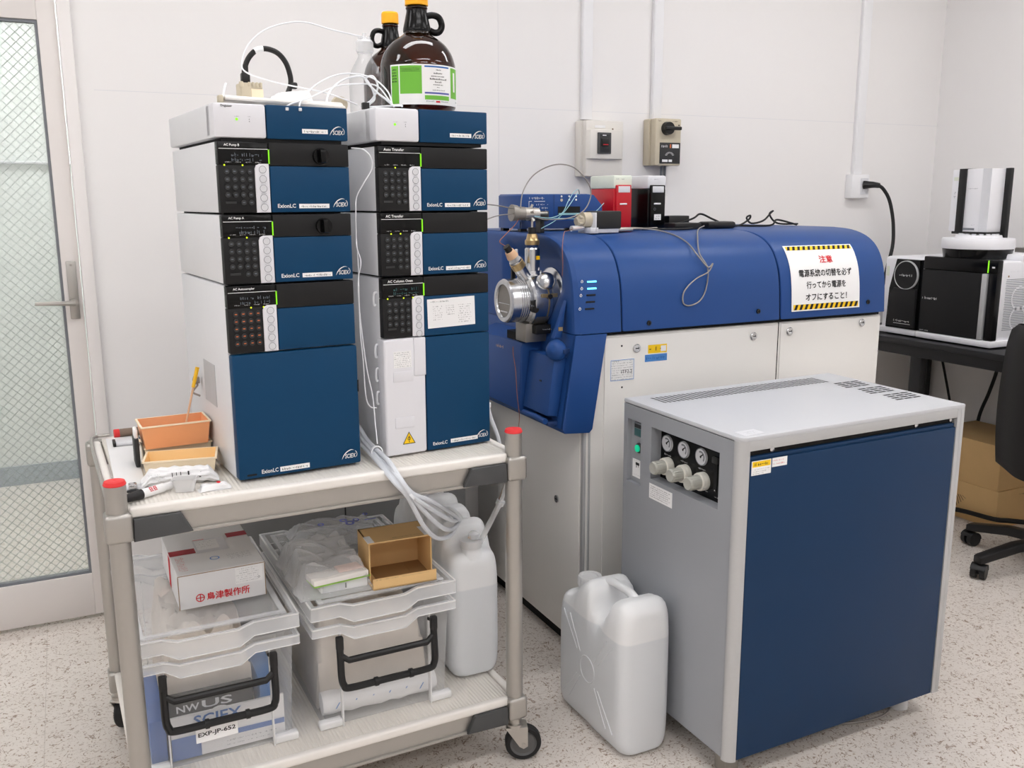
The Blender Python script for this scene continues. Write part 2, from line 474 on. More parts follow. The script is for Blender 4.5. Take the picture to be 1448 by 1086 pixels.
    def ring(s, F, x, y, r0, r1, z=0.0013, n=24, a0=0.0, a1=2*PI):
        full = abs(a1-a0-2*PI) < 1e-6
        vs = []
        for i in range(n+1):
            t = a0+(a1-a0)*i/n
            vs += [(x+r0*math.cos(t), y+r0*math.sin(t), z), (x+r1*math.cos(t), y+r1*math.sin(t), z)]
        return s.add(vs, [(2*i, 2*i+1, 2*i+3, 2*i+2) for i in range(n)], False, F)
    def poly(s, F, pts, z=0.0013):
        return s.add([(a, b, z) for a, b in pts], [tuple(range(len(pts)))], False, F)
    def build(s, name, parent=None, label=None, ang=0.6, recalc=True):
        me = bpy.data.meshes.new(name)
        me.from_pydata([tuple(p) for p in s.v], [], s.f)
        for m in s.mats: me.materials.append(MATS[m])
        me.polygons.foreach_set('material_index', s.mi)
        me.polygons.foreach_set('use_smooth', s.sm)
        b = bmesh.new(); b.from_mesh(me)
        for e in b.edges:
            if len(e.link_faces) == 2 and e.calc_face_angle(0) > ang: e.smooth = False
        b.to_mesh(me); b.free(); me.update()
        o = bpy.data.objects.new(name, me); COL.objects.link(o)
        if parent is not None: o.parent = parent
        if label: o['label'] = label
        return o

def tag(o, label, cat, group=None):
    o['label'] = label; o['category'] = cat
    if group: o['group'] = group
    return o
def thing(name, label, cat, loc=(0, 0, 0), rotz=0.0, group=None):
    o = bpy.data.objects.new(name, None); COL.objects.link(o)
    o.empty_display_size = 0.05
    o.location = loc; o.rotation_euler = (0, 0, rotz)
    return tag(o, label, cat, group)
def solo(mb, name, label, cat, group=None):
    """one-mesh thing built in world space: origin moved to its base"""
    xs = [p.x for p in mb.v]; ys = [p.y for p in mb.v]; zs = [p.z for p in mb.v]
    c = Vector(((min(xs)+max(xs))/2, (min(ys)+max(ys))/2, min(zs)))
    mb.v = [p-c for p in mb.v]
    o = mb.build(name); o.location = c
    return tag(o, label, cat, group)
def structure(mb, name, parent=None):
    o = mb.build(name, parent)
    if parent is None: o['kind'] = 'structure'
    return o
def dup(root, loc, label, rotz=None, group=None):
    r = root.copy(); COL.objects.link(r); r.location = loc; r['label'] = label
    if rotz is not None: r.rotation_euler = (0, 0, rotz)
    if group: r['group'] = group
    for ch in list(root.children):
        c = ch.copy(); COL.objects.link(c); c.parent = r
        for g in ch.children:
            d = g.copy(); COL.objects.link(d); d.parent = c
    return r
FRONT = dict(r=(1, 0, 0), u=(0, 0, 1))       # faces -y
LEFTF = dict(r=(0, -1, 0), u=(0, 0, 1))      # faces -x

# ------------------------------------------------------------------ room
WY, WX = 3.08, 3.66          # back wall and right wall planes
XL, YF, CH = -2.3, -2.6, 2.65
b = MB('floor'); b.box(XL, WX, YF, WY+0.12, -0.05, 0.0); structure(b, 'floor')
b = MB('ceiling_paint'); b.box(XL, WX, YF, WY, CH, CH+0.05); structure(b, 'ceiling')
# back wall with the door opening
DX0, DX1, DZ = -0.86, 0.045, 2.02
b = MB('wall_paint')
b.box(DX1+0.035, WX+0.1, WY, WY+0.1, 0, CH)
b.box(XL, DX0-0.035, WY, WY+0.1, 0, CH)
b.box(DX0-0.035, DX1+0.035, WY, WY+0.1, DZ+0.035, CH)
b.use('grey_ink')
structure(b, 'wall_back')
b = MB('pale_grey')   # panel joints of the wall boards
b.box(DX1+0.08, WX, WY-0.0006, WY, 1.6435, 1.6447)
b.box(1.44, 1.4408, WY-0.0006, WY, 0.0, CH)
structure(b, 'trim_2')
b = MB('wall_paint'); b.box(WX, WX+0.1, YF, WY, 0, CH); structure(b, 'wall_right')
b = MB('wall_paint'); b.box(XL-0.1, XL, YF, WY, 0, CH); structure(b, 'wall_left')
b = MB('wall_paint'); b.box(XL-0.1, WX+0.1, YF-0.1, YF, 0, CH); structure(b, 'wall_front')
# door trim
b = MB('trim_paint')
b.box(DX1, DX1+0.035, WY-0.018, WY+0.1, 0, DZ+0.035, 0.003)
b.box(DX0-0.035, DX0, WY-0.018, WY+0.1, 0, DZ+0.035, 0.003)
b.box(DX0, DX1, WY-0.018, WY+0.1, DZ, DZ+0.035, 0.003)
structure(b, 'trim_1')
# sliding door leaf
b = MB('door_paint')
GX0, GX1, GZ0, GZ1 = DX0+0.09, -0.016, 0.160, 1.822
y0, y1 = WY+0.004, WY+0.04
b.box(GX1+0.008, DX1-0.004, y0, y1, 0.012, DZ-0.004, 0.002)
b.box(DX0+0.004, GX0-0.008, y0, y1, 0.012, DZ-0.004, 0.002)
b.box(GX0-0.008, GX1+0.008, y0, y1, 0.012, GZ0-0.008, 0.002)
b.box(GX0-0.008, GX1+0.008, y0, y1, GZ1+0.008, DZ-0.004, 0.002)
door = structure(b, 'door_1')
b = MB('grey_ink')
for a in ((GX1, GX1+0.008, GZ0-0.008, GZ1+0.008), (GX0-0.008, GX0, GZ0-0.008, GZ1+0.008), (GX0, GX1, GZ0-0.008, GZ0), (GX0, GX1, GZ1, GZ1+0.008)):
    b.box(a[0], a[1], y0+0.006, y1-0.006, a[2], a[3])
b.build('glazing_bead', door)
b = MB('wired_glass'); b.box(GX0, GX1, y0+0.014, y0+0.020, GZ0, GZ1); b.build('glass_pane', door)
b = MB('satin_steel')
b.box(0.004, 0.031, y0-0.006, y0, 0.972, 1.146, 0.002)
for z in (0.985, 1.135): b.cyl((0.0175, y0-0.008, z), (0.0175, y0-0.005, z), 0.004, n=10)
hp = b.build('handle_plate', door)
b = MB('satin_steel')
b.cyl((0.016, y0-0.005, 1.022), (0.016, y0-0.030, 1.022), 0.012)
b.tube([(0.02, y0-0.034, 1.022), (0.005, y0-0.036, 1.0225), (-0.04, y0-0.037, 1.024), (-0.088, y0-0.036, 1.025)], lambda t: 0.0085-0.003*t, 10)
b.build('lever', hp)
# corridor beyond the glass
b = MB('floor'); b.box(-3.0, 1.0, WY+0.12, 4.81, -0.05, -0.001); structure(b, 'floor_corridor')
b = MB('corridor_paint'); b.box(-3.0, 1.0, 4.81, 4.9, 0, CH); b.box(1.0, 1.1, WY+0.1, 4.9, 0, CH); b.box(-3.1, -3.0, WY+0.1, 4.9, 0, CH); structure(b, 'wall_corridor')
b = MB('corridor_base'); b.box(-3.0, 1.0, 4.80, 4.81, 0, 0.092); structure(b, 'baseboard_corridor')
b = MB('pale_grey'); b.box(-3.0, 1.0, 4.785, 4.81, 1.488, 1.502, 0.004); structure(b, 'trim_3')
b = MB('ceiling_paint'); b.box(-3.1, 1.1, WY+0.1, 4.9, CH, CH+0.05); structure(b, 'ceiling_corridor')
# ceiling lamps
def ceiling_lamp(x, y, label, lx=1.2, ly=0.24):
    t = thing('ceiling_light', label, 'ceiling light', (x, y, CH-0.05), 0, 'fluorescent ceiling lights')
    b = MB('ceiling_paint'); b.box(-lx/2-0.03, lx/2+0.03, -ly/2-0.03, ly/2+0.03, 0.02, 0.05, 0.004); b.build('housing', t)
    b = MB('lamp_glow'); b.box(-lx/2, lx/2, -ly/2, ly/2, 0.0, 0.02, 0.003); b.build('diffuser', t)
    return t
for i, x in enumerate((-1.2, 0.7, 2.6)):
    for j, y in enumerate((-1.2, 0.45, 1.95)):
        ceiling_lamp(x, y, 'white fluorescent ceiling light overhead')
for x in (-1.5, -0.55, 0.4):  # unseen lamps, added to brighten the corridor seen through the glass
    ceiling_lamp(x, 4.0, 'unseen ceiling light added to brighten the corridor beyond the glazed door')

# ------------------------------------------------------------------ things on the back wall
def raceway(x, z0, w, label):
    b = MB('duct_white'); b.box(x-w/2, x+w/2, WY-0.018, WY, z0, CH, 0.003)
    b.box(x-w/2+0.003, x+w/2-0.003, WY-0.020, WY-0.016, z0, CH, 0.001)
    return solo(b, 'cable_duct', label, 'cable duct', 'white cable ducts up the wall')
raceway(1.795, 1.612, 0.044, 'white cable duct rising above the white breaker box')
raceway(2.105, 1.620, 0.044, 'white cable duct rising above the beige rotary switch')
raceway(3.170, 1.425, 0.050, 'white cable duct rising above the power outlet')

t = thing('breaker_box', 'white plastic breaker box on the wall above the blue valve unit', 'breaker box', (1.835, WY, 1.405))
b = MB('breaker_white', t)
b.box(1.752, 1.918, WY-0.045, WY, 1.405, 1.606, 0.006)
b.box(1.760, 1.920, WY-0.072, WY-0.045, 1.405, 1.606, 0.005)
b.prism([(1.760, WY-0.072), (1.918, WY-0.072), (1.905, WY-0.083), (1.84, WY-0.088), (1.772, WY-0.083)], 'z', 1.468, 1.572, 0.002)
b.use('white_ink'); F = b.frame((1.79, WY-0.0725, 1.583)); b.rect(F, 0.005, 0.05, -0.004, 0.005)
b.use('tan_rail'); b.disc(F, 0.082, -0.007, 0.0035)
b.build('case', t)
b = MB('bumper_grey', t)
b.box(1.800, 1.856, WY-0.092, WY-0.082, 1.486, 1.562, 0.002)
b.use('charcoal'); b.box(1.807, 1.849, WY-0.0935, WY-0.090, 1.492, 1.556, 0.001)
b.use('black_plastic'); b.box(1.812, 1.842, WY-0.098, WY-0.092, 1.513, 1.540, 0.001)
b.use('red_ink'); F = b.frame((1.812, WY-0.0985, 1.513)); b.rect(F, 0.004, 0.026, 0.004, 0.007); 
b.use('white_ink'); F = b.frame((1.812, WY-0.094, 1.55)); b.rect(F, 0.004, 0.02, 0, 0.003)
b.build('breaker_switch', t)

t = thing('rotary_switch_box', 'beige rotary isolator switch box with black knob on the wall', 'switch box', (2.12, WY, 1.446))
b = MB('beige', t)
b.box(2.055, 2.175, WY-0.04, WY, 1.448, 1.622, 0.005)
b.box(2.062, 2.180, WY-0.075, WY-0.04, 1.448, 1.622, 0.005)
b.use('charcoal'); b.box(2.082, 2.176, WY-0.0775, WY-0.074, 1.455, 1.533, 0.001)
F = b.frame((2.082, WY-0.0775, 1.455))
b.use('white_ink'); b.rect(F, 0.010, 0.036, 0.006, 0.015); b.rect(F, 0.040, 0.056, 0.006, 0.015); b.rect(F, 0.055, 0.086, 0.058, 0.072)
for k in range(9):
    a = R(20+k*17); b.add([(0.044+0.012*math.cos(a), 0.026+0.012*math.sin(a), .0013), (0.044+0.022*math.cos(a), 0.026+0.018*math.sin(a), .0013), (0.044+0.022*math.cos(a+.1), 0.026+0.018*math.sin(a+.1), .0013), (0.044+0.012*math.cos(a+.1), 0.026+0.012*math.sin(a+.1), .0013)], [(0, 1, 2, 3)], False, F)
b.scribble(F, 0.006, 0.04, 0.06, 0.01)
b.use('orange_ink'); b.rect(F, 0.044, 0.05, 0.058, 0.072)
b.use('black_ink'); F = b.frame((2.062, WY-0.0755, 1.61)); b.scribble(F, 0.01, 0.024, 0, 0.006); b.scribble(F, 0.075, 0.10, 0, 0.006); b.disc(F, 0.105, -0.012, 0.003)
b.build('case', t)
b = MB('black_plastic', t)
b.cyl((2.112, WY-0.075, 1.585), (2.112, WY-0.096, 1.585), 0.025, 0.023, 24)
b.box(2.088, 2.160, WY-0.108, WY-0.092, 1.578, 1.591, 0.003)
b.build('knob', t)
b = MB('grey_ink'); b.cyl((2.125, WY-0.03, 1.448), (2.125, WY-0.03, 1.38), 0.006); b.cyl((2.14, WY-0.03, 1.448), (2.14, WY-0.03, 1.38), 0.005)
solo(b, 'conduit_stub', 'short grey conduit below the beige rotary switch', 'conduit')

t = thing('power_outlet', 'white surface power outlet on the wall right of the blue machine', 'power outlet', (3.17, WY, 1.32))
b = MB('duct_white', t)
b.box(3.118, 3.222, WY-0.04, WY, 1.322, 1.424, 0.004)
b.use('pale_grey'); b.box(3.168, 3.212, WY-0.043, WY-0.038, 1.338, 1.408, 0.002)
b.build('case', t)
t2 = thing('mains_cable', 'thick black power cord plugged into the wall outlet', 'power cord', (3.23, 3.0, 1.2))
b = MB('black_rubber', t2)
b.tube([(3.235, 3.005, 1.378), (3.262, 3.0, 1.362), (3.29, 2.99, 1.32), (3.305, 2.98, 1.26), (3.31, 2.97, 1.19), (3.29, 2.95, 1.11), (3.24, 2.93, 1.0), (3.2, 2.93, 0.8), (3.2, 2.93, 0.5)], 0.0075, 10)
b.build('cable', t2)
b = MB('black_plastic', t2)
b.tube([(3.186, WY-0.042, 1.379), (3.195, WY-0.056, 1.379), (3.215, WY-0.068, 1.379), (3.24, 3.003, 1.376)], lambda q: 0.0185-0.007*q, 10)
b.build('plug', t2)

# ------------------------------------------------------------------ liquid chromatograph towers
LW = 0.26
def maker_logo(b, F, x, y, h, m='white_ink'):
    """white lettering with a sweeping arc above it, right end at x"""
    w = h*3.0
    b.use(m)
    b.text(F, 'SCIEX', x-w*0.90, y, h, 'L', bold=True, width=w*0.82, slant=0.10)
    pts = [(-1.14*w, -0.12*h), (-0.99*w, 0.70*h), (-0.74*w, 1.45*h), (-0.42*w, 1.85*h), (-0.16*w, 1.72*h)]
    q = crom([(p[0], p[1], 0) for p in pts], 5)
    N = len(q); vs = []
    for i, p in enumerate(q):
        t = i/(N-1); hw = h*0.11*math.sin(PI*min(1, t+0.03))+h*0.01
        d = (q[min(i+1, N-1)]-q[max(i-1, 0)]).normalized(); n = Vector((-d.y, d.x, 0))
        vs += [(x+p.x+n.x*hw, y+p.y+n.y*hw, 0.0014), (x+p.x-n.x*hw, y+p.y-n.y*hw, 0.0014)]
    b.add(vs, [(2*i, 2*i+1, 2*i+3, 2*i+2) for i in range(N-1)], False, F)
    b.ring(F, x-0.26*w, y+0.72*h, h*0.86, h*0.98, n=10, a0=R(-42), a1=R(56))

def keypad(root, z0, h, W=0.097, title='AC Pump', display=True, glyph='dim_ink', leds=(0.35, 0.75), zk=0.09):
    """black control panel with display and rubber keys; z0 = bottom, h = height"""
    b = MB('black_gloss')
    b.box(0.001, W, -0.006, 0.02, z0+zk-0.001, z0+h, 0.002)
    b.use('band_black'); b.box(0.001, W-0.002, -0.005, 0.02, z0, z0+zk-0.001, 0.002)
    F = b.frame((0, -0.006, z0))
    b.use('white_ink'); b.rect(F, 0.003, W-0.001, h-0.0135, h-0.0125)
    b.text(F, title, 0.013, h-0.0095, 0.0058, 'L', bold=True)
    if display:
        b.use('dim_ink' if display is True else display)
        for r_ in range(2):
            b.scribble(F, 0.026, 0.084, h-0.027-0.009*r_, 0.007, dens=0.85)
    for k in range(4):
        b.use('white_ink'); b.scribble(F, 0.014+0.019*k, 0.025+0.019*k, h-0.0385, 0.0022, dens=1)
    for k in leds:
        b.use('led_yellow'); b.disc(F, 0.012+0.062*k, h-0.0432, 0.0017)
    # keys
    F = b.frame((0, -0.005, z0))
    for j in range(5):
        for i in range(4):
            x, y = 0.016+0.0145*i, zk-0.013-0.0145*j
            if j == 4 and i < 2 and glyph == 'dim_ink':
                continue
            b.use('charcoal'); b.disc(F, x, y, 0.0052, 0.0, 12, 0.0022)
            b.use(glyph); b.rect(F, x-0.0022, x+0.0022, y-0.0008, y+0.0012, 0.0023)
    if glyph == 'dim_ink':
        b.use('charcoal'); b.box(0.011, 0.031, 0.017, 0.0215, 0.0, 0.002, M=F)
    b.build('control_panel', root)
    b = MB('module_white')
    x0, x1 = W-0.028, W-0.0005
    zt = z0+zk+0.002
    b.prism([(x1, z0), (x1, zt), (x0+0.009, zt), (x0+0.003, zt-0.003), (x0, zt-0.009), (x0, z0)], 'y', -0.0075, 0.01, 0.001)
    F = b.frame((0, -0.0075, z0))
    for j in range(5):
        y = zk-0.009-0.0178*j
        b.use('pale_grey'); b.disc(F, x0+0.0145, y, 0.0068, 0.0, 18, 0.0016)
        b.use('grey_ink'); b.ring(F, x0+0.0145, y, 0.0064, 0.0072, 0.0018, 18)
        b.scribble(F, x0+0.009, x0+0.02, y-0.0098, 0.0016, dens=1)
    b.build('key_strip', root)
    b = MB('led_green'); b.box(W-0.0002, W+0.0012, -0.0085, 0.0, z0+zk+0.002, z0+h-0.0135); b.build('light_bar', root)

def tape_label(root, x, z, w=0.062, h=0.0085, y=-0.0065):
    b = MB('sticker'); F = b.frame((x, y, z))
    b.plate(F, 0, w, 0, h, 0.0006)
    b.use('black_ink'); b.scribble(F, 0.004, w-0.004, h*0.22, h*0.52, 0.0008, dens=0.95)
    return b.build('name_sticker', root, 'white printed tape label')

def housing(root, h, D=0.40, W=LW, m='module_side', z0=0.0, y0=0.012):
    b = MB(m); b.box(0, W, y0, D, z0, h, 0.003)
    b.use('gap_black'); b.box(0.012, W-0.012, 0.02, D-0.02, -0.0035, z0+0.002)
    return b.build('housing', root)

def small_unit(loc, rz, label, name, title, hh=0.063, right=False):
    t = thing(name, label, 'lab instrument', loc, rz, None)
    b = MB('module_white'); b.box(-0.003, 0.0965, -0.006, 0.05, 0, hh, 0.005)
    b.use('module_side'); b.box(-0.003, LW, 0.02, 0.40, 0.0, hh, 0.004)
    b.use('gap_black'); b.box(0.012, LW-0.012, 0.0, 0.38, -0.007, 0.002)
    F = b.frame((0, -0.006, 0))
    if title: b.use('black_ink'); b.text(F, title, 0.012, hh-0.0085, 0.0055, bold=True)
    b.use('grey_ink'); b.scribble(F, 0.036, 0.045, 0.0385, 0.002, dens=1); b.scribble(F, 0.060, 0.068, 0.0385, 0.002, dens=1)
    for k in (0, 1): b.disc(F, 0.064, 0.0345-0.004*k, 0.0009)
    b.build('housing', t)
    b = MB('led_green'); F = b.frame((0, -0.0062, 0)); b.disc(F, 0.0405, 0.034, 0.0026, 0, 14, 0.0008); b.build('status_light', t)
    b = MB('module_blue'); b.box(0.0975, LW, -0.006, 0.03, 0.0, hh, 0.002)
    F = b.frame((0, -0.0062, 0)); maker_logo(b, F, LW-0.009, 0.011, 0.0085); b.build('front_panel', t)
    tape_label(t, 0.166 if not right else 0.168, 0.012, 0.052)
    return t

def pump_unit(loc, rz, label, title, knob=True, disp=True, leds=(0.0, 0.55)):
    t = thing('pump_module', label, 'lab instrument', loc, rz)
    h = 0.132
    housing(t, h)
    keypad(t, 0.0, h, title=title, display=disp, leds=leds)
    b = MB('band_black'); b.box(0.0985, LW, -0.006, 0.02, 0.0885, h, 0.002); b.build('upper_band', t)
    b = MB('module_blue'); b.box(0.0985, LW, -0.006, 0.02, 0.0, 0.088, 0.002)
    F = b.frame((0, -0.0062, 0)); maker_logo(b, F, LW-0.008, 0.010, 0.0085)
    b.text(F, 'ExionLC', 0.110, 0.0085, 0.0078, bold=True, width=0.036)
    b.build('front_door', t)
    tape_label(t, 0.153, 0.0075)
    if knob:
        b = MB('black_gloss')
        b.cyl((0.201, -0.006, 0.108), (0.201, -0.013, 0.108), 0.0165, 0.016, 28)
        b.prism([(0.1955, 0.0955), (0.2065, 0.0955), (0.2075, 0.121), (0.1945, 0.121)], 'y', -0.026, -0.012, 0.003)
        b.build('knob', t)
    return t

LA, RA = R(5.0), R(5.5)
LO, RO = (0.275, 1.84), (0.600, 1.879)
ZC = 0.764    # cart top
small_unit((*LO, 1.4375), LA, 'flat white and blue module on top of left instrument tower', 'degasser_module', 'Degasser')
pump_unit((*LO, 1.2985), LA, 'blue pump module with black knob, directly under the left tower flat top module', 'AC Pump B')
pump_unit((*LO, 1.1625), LA, 'blue pump module with black knob, right above the orange-keyed autosampler', 'AC Pump A')

# autosampler, bottom of left tower
t = thing('autosampler', 'tall autosampler with orange-marked keys and big blue door, bottom of left tower', 'lab instrument', (*LO, ZC+0.006), LA)
b = MB('module_side'); b.box(0, LW, 0.012, 0.40, 0, 0.389, 0.003)
b.use('gap_black'); b.box(0.01, LW-0.01, 0.02, 0.385, -0.006, 0.003)
b.use('side_patch'); b.box(-0.001, 0.0, 0.13, 0.23, 0.125, 0.215)
b.build('housing', t)
keypad(t, 0.257, 0.132, title='AC Autosampler', glyph='orange_ink', leds=(0.55, 0.95))
b = MB('band_black'); b.box(0.0985, LW, -0.006, 0.02, 0.341, 0.389, 0.002); b.build('upper_band', t)
b = MB('module_blue'); b.box(0.0985, LW, -0.006, 0.02, 0.257, 0.3405, 0.002); b.build('upper_panel', t)
b = MB('module_blue'); b.box(0.002, LW+0.001, -0.010, 0.02, 0.0, 0.254, 0.004)
F = b.frame((0, -0.0102, 0)); maker_logo(b, F, LW-0.010, 0.014, 0.0095); b.text(F, 'ExionLC', 0.047, 0.0085, 0.0085, bold=True, width=0.034)
b.use('gap_black'); b.box(0.017, 0.038, -0.0108, -0.006, 0.006, 0.011, 0.002); b.box(LW-0.003, LW+0.0015, -0.0095, -0.003, 0.155, 0.180)
b.build('front_door', t)
tape_label(t, 0.085, 0.007, 0.062, 0.010, -0.0104)

small_unit((*RO, 1.4405), RA, 'flat white and blue module on top of right instrument tower', 'degasser_module', '', 0.067, True)
pump_unit((*RO, 1.2985), RA, 'blue module without knob, directly under the right tower flat top module', 'Auto Transfer', False, False, (0.42,))
pump_unit((*RO, 1.1625), RA, 'blue module without knob, right above the column oven with paper sheet', 'AC Transfer', False, False, (0.2, 0.55))

# column oven, bottom of right tower
t = thing('column_oven', 'tall column oven with white panel, warning triangle and blue door, bottom of right tower', 'lab instrument', (*RO, ZC+0.004), RA)
housing(t, 0.390)
keypad(t, 0.262, 0.128, title='AC Column Oven', display='screen_teal', leds=(0.0, 0.6, 0.95), zk=0.086)
b = MB('band_black'); b.box(0.0985, LW, -0.006, 0.02, 0.348, 0.390, 0.002); b.build('upper_band', t)
b = MB('module_blue'); b.box(0.0985, LW, -0.006, 0.02, 0.260, 0.3475, 0.002); b.build('upper_panel', t)
b = MB('paper'); F = b.frame((0.106, -0.0066, 0.276), (1, 0, 0.02), (-0.02, 0, 1)); b.plate(F, 0, 0.118, 0, 0.064, 0.0006)
b.use('black_ink'); b.scribble(F, 0.008, 0.055, 0.056, 0.004, 0.0008)
for c0, c1, rows in ((0.014, 0.036, 7), (0.046, 0.066, 5), (0.076, 0.108, 9)):
    for k in range(rows):
        b.scribble(F, c0, c1, 0.046-0.0048*k, 0.0026, 0.0008, 0.6)
b.build('instruction_sheet', t, 'white printed instruction sheet')
b = MB('module_blue'); b.box(0.0985, LW, -0.008, 0.02, 0.0, 0.258, 0.003)
F = b.frame((0, -0.0082, 0)); maker_logo(b, F, LW-0.009, 0.014, 0.0085); b.text(F, 'ExionLC', 0.111, 0.011, 0.0078, bold=True, width=0.036); b.build('front_door', t)
tape_label(t, 0.156, 0.011, 0.070, 0.009, -0.0084)
b = MB('module_white'); b.box(-0.002, 0.0965, -0.010, 0.03, 0.0, 0.2595, 0.006, 3)
b.box(0.068, 0.0965, -0.0125, -0.006, 0.175, 0.2595, 0.002)
F = b.frame((0, -0.0102, 0))
b.plate(F, 0.018, 0.066, 0.165, 0.188, 0.0015, 0.001); b.plate(F, 0.020, 0.066, 0.062, 0.086, 0.0015, 0.001); b.plate(F, 0.016, 0.036, 0.004, 0.009, 0.001)
b.use('sticker'); b.plate(F, 0.020, 0.062, 0.196, 0.232, 0.0004)
b.use('grey_ink'); 
for k in range(8): b.scribble(F, 0.022, 0.060, 0.228-0.0043*k, 0.0026, 0.0006, 0.8)
b.use('pale_grey'); b.scribble(F, 0.024, 0.034, 0.0185, 0.002, 0.0006)
b.build('side_panel', t)
b = MB('black_ink'); F = b.frame((0, -0.0104, 0)); b.poly(F, [(0.036, 0.024), (0.067, 0.024), (0.0515, 0.052)], 0.0004)
b.use('yellow_ink'); b.poly(F, [(0.0385, 0.0256), (0.0645, 0.0256), (0.0515, 0.0492)], 0.0007)
b.use('black_ink'); b.rect(F, 0.0505, 0.0525, 0.032, 0.042, 0.0010); b.disc(F, 0.0515, 0.0292, 0.0013, 0.0010, 10); b.ring(F, 0.0515, 0.036, 0.003, 0.004, 0.001, 12)
b.build('warning_triangle', t, 'yellow warning triangle')
for z in (0.345, 0.232, 0.180, 0.128):
    b = MB('tube_white')
    b.tube([(0.0, 0.022, z+0.014), (-0.007, 0.020, z+0.013), (-0.009, 0.020, z), (-0.007, 0.022, z-0.012), (-0.003, 0.022, z-0.013)], 0.0025, 6)
    b.build('tube_hook', t)

# ------------------------------------------------------------------ utility cart
CA = R(1.6); C0 = (0.047, 1.776); CWD, CDP = 0.826, 0.575
t = thing('utility_cart', 'grey steel two-shelf utility cart carrying the instrument towers', 'cart', (*C0, 0), CA)
CART = t
for (px, py, long_) in ((0, 0, 1), (CWD, 0, 1), (0, CDP, 0), (CWD, CDP, 0)):
    ztop = 0.812 if long_ else 0.760
    b = MB('satin_steel'); b.lathe([(0.0, 0.118), (0.0195, 0.118), (0.0195, ztop), (0.0, ztop)], 28, Matrix.Translation((px, py, 0)))
    for zz in (0.702, 0.112):
        b.box(px-0.024, px+0.024, py-0.024, py+0.024, zz, zz+0.056, 0.008, 3)
    p = b.build('post', t)
    if not long_: continue
    b = MB('red_cap'); b.lathe([(0.0195, ztop-0.002), (0.0205, ztop), (0.018, ztop+0.006), (0.008, ztop+0.0075), (0.0, ztop+0.006)], 28, Matrix.Translation((px, py, 0))); b.build('post_cap', p, 'red plastic cap')
def shelf(zt, label=None):
    b = MB('tray_ribs')
    b.box(0.012, CWD-0.012, -0.004, CDP+0.004, zt-0.012, zt, 0.004, 3)
    b.use('tissue_box'); b.box(0.02, CWD-0.02, -0.010, 0.008, zt-0.021, zt+0.001, 0.006, 3); b.box(0.02, CWD-0.02, CDP-0.008, CDP+0.010, zt-0.021, zt+0.001, 0.006, 3)
    b.box(-0.010, 0.008, 0.02, CDP-0.02, zt-0.021, zt+0.001, 0.006, 3); b.box(CWD-0.008, CWD+0.010, 0.02, CDP-0.02, zt-0.021, zt+0.001, 0.006, 3)
    b.use('satin_steel'); b.box(0.02, CWD-0.02, -0.004, 0.0, zt-0.060, zt-0.018); b.box(0.02, CWD-0.02, CDP, CDP+0.004, zt-0.060, zt-0.018)
    b.box(-0.004, 0, 0.02, CDP-0.02, zt-0.060, zt-0.018); b.box(CWD, CWD+0.004, 0.02, CDP-0.02, zt-0.060, zt-0.018)
    b.box(0.02, CWD-0.02, -0.010, -0.002, zt-0.064, zt-0.057, 0.002); b.box(0.02, CWD-0.02, CDP+0.002, CDP+0.010, zt-0.064, zt-0.057, 0.002)
    return b.build('shelf', t)
shelf(ZC); shelf(0.168)
for zt in (ZC, 0.168):
    for s_ in (0, 1):
        b = MB('bumper_grey')
        pl = [(0.026, zt-0.020), (0.110, zt-0.020), (0.130, zt-0.060), (0.024, zt-0.064)]
        if s_: pl = [(CWD-p[0], p[1]) for p in pl]
        b.prism(pl, 'y', -0.018, -0.003, 0.003); b.build('corner_bumper', t, 'dark grey trapezoid corner bumper')
b = MB('satin_steel'); b.tube([(-0.004, 0.02, ZC+0.002), (-0.012, 0.06, ZC+0.001), (-0.013, 0.3, ZC+0.001), (-0.012, CDP-0.06, ZC+0.002), (-0.004, CDP-0.005, ZC+0.006), (0.03, CDP+0.004, ZC+0.006)], 0.004, 8); b.build('edge_rail', t)
def caster(px, py, ang):
    cm = Matrix.Translation((px, py, 0)) @ Matrix.Rotation(ang, 4, 'Z')   # wheel trails along local +x, axle along local y
    off = 0.020
    b = MB('steel'); b.cyl((0, 0, 0.096), (0, 0, 0.115), 0.015, M=cm); b.cyl((0, 0, 0.084), (0, 0, 0.096), 0.021, M=cm)
    b.box(-0.022, 0.03, -0.019, 0.019, 0.084, 0.090, 0.002, M=cm)
    for s_ in (-1, 1):
        b.prism([(-0.022, 0.088), (0.030, 0.088), (off+0.010, 0.040), (off, 0.034), (off-0.010, 0.040)], 'y', s_*0.0175-0.0013, s_*0.0175+0.0013, M=cm)
        b.cyl((off, s_*0.018, 0.0435), (off, s_*0.0215, 0.0435), 0.006, n=14, M=cm)
    fk = b.build('caster', t)
    b = MB('black_rubber'); A = cm @ Matrix.Translation((off, 0, 0.0435)) @ Matrix.Rotation(PI/2, 4, 'X')
    b.lathe([(0.032, -0.0125), (0.040, -0.013), (0.0435, -0.008), (0.0435, 0.008), (0.040, 0.013), (0.032, 0.0125)], 36, A)
    b.use('grey_wheel'); b.lathe([(0.0, -0.008), (0.028, -0.008), (0.0325, -0.0122), (0.0325, 0.0122), (0.028, 0.008), (0.0, 0.008)], 36, A)
    b.build('wheel', fk)
caster(CWD, 0, R(-22)); caster(0, 0, R(200)); caster(0, CDP, R(60)); caster(CWD, CDP, R(30))

def cart_pt(x, y): return (C0[0]+x*math.cos(CA)-y*math.sin(CA), C0[1]+x*math.sin(CA)+y*math.cos(CA))

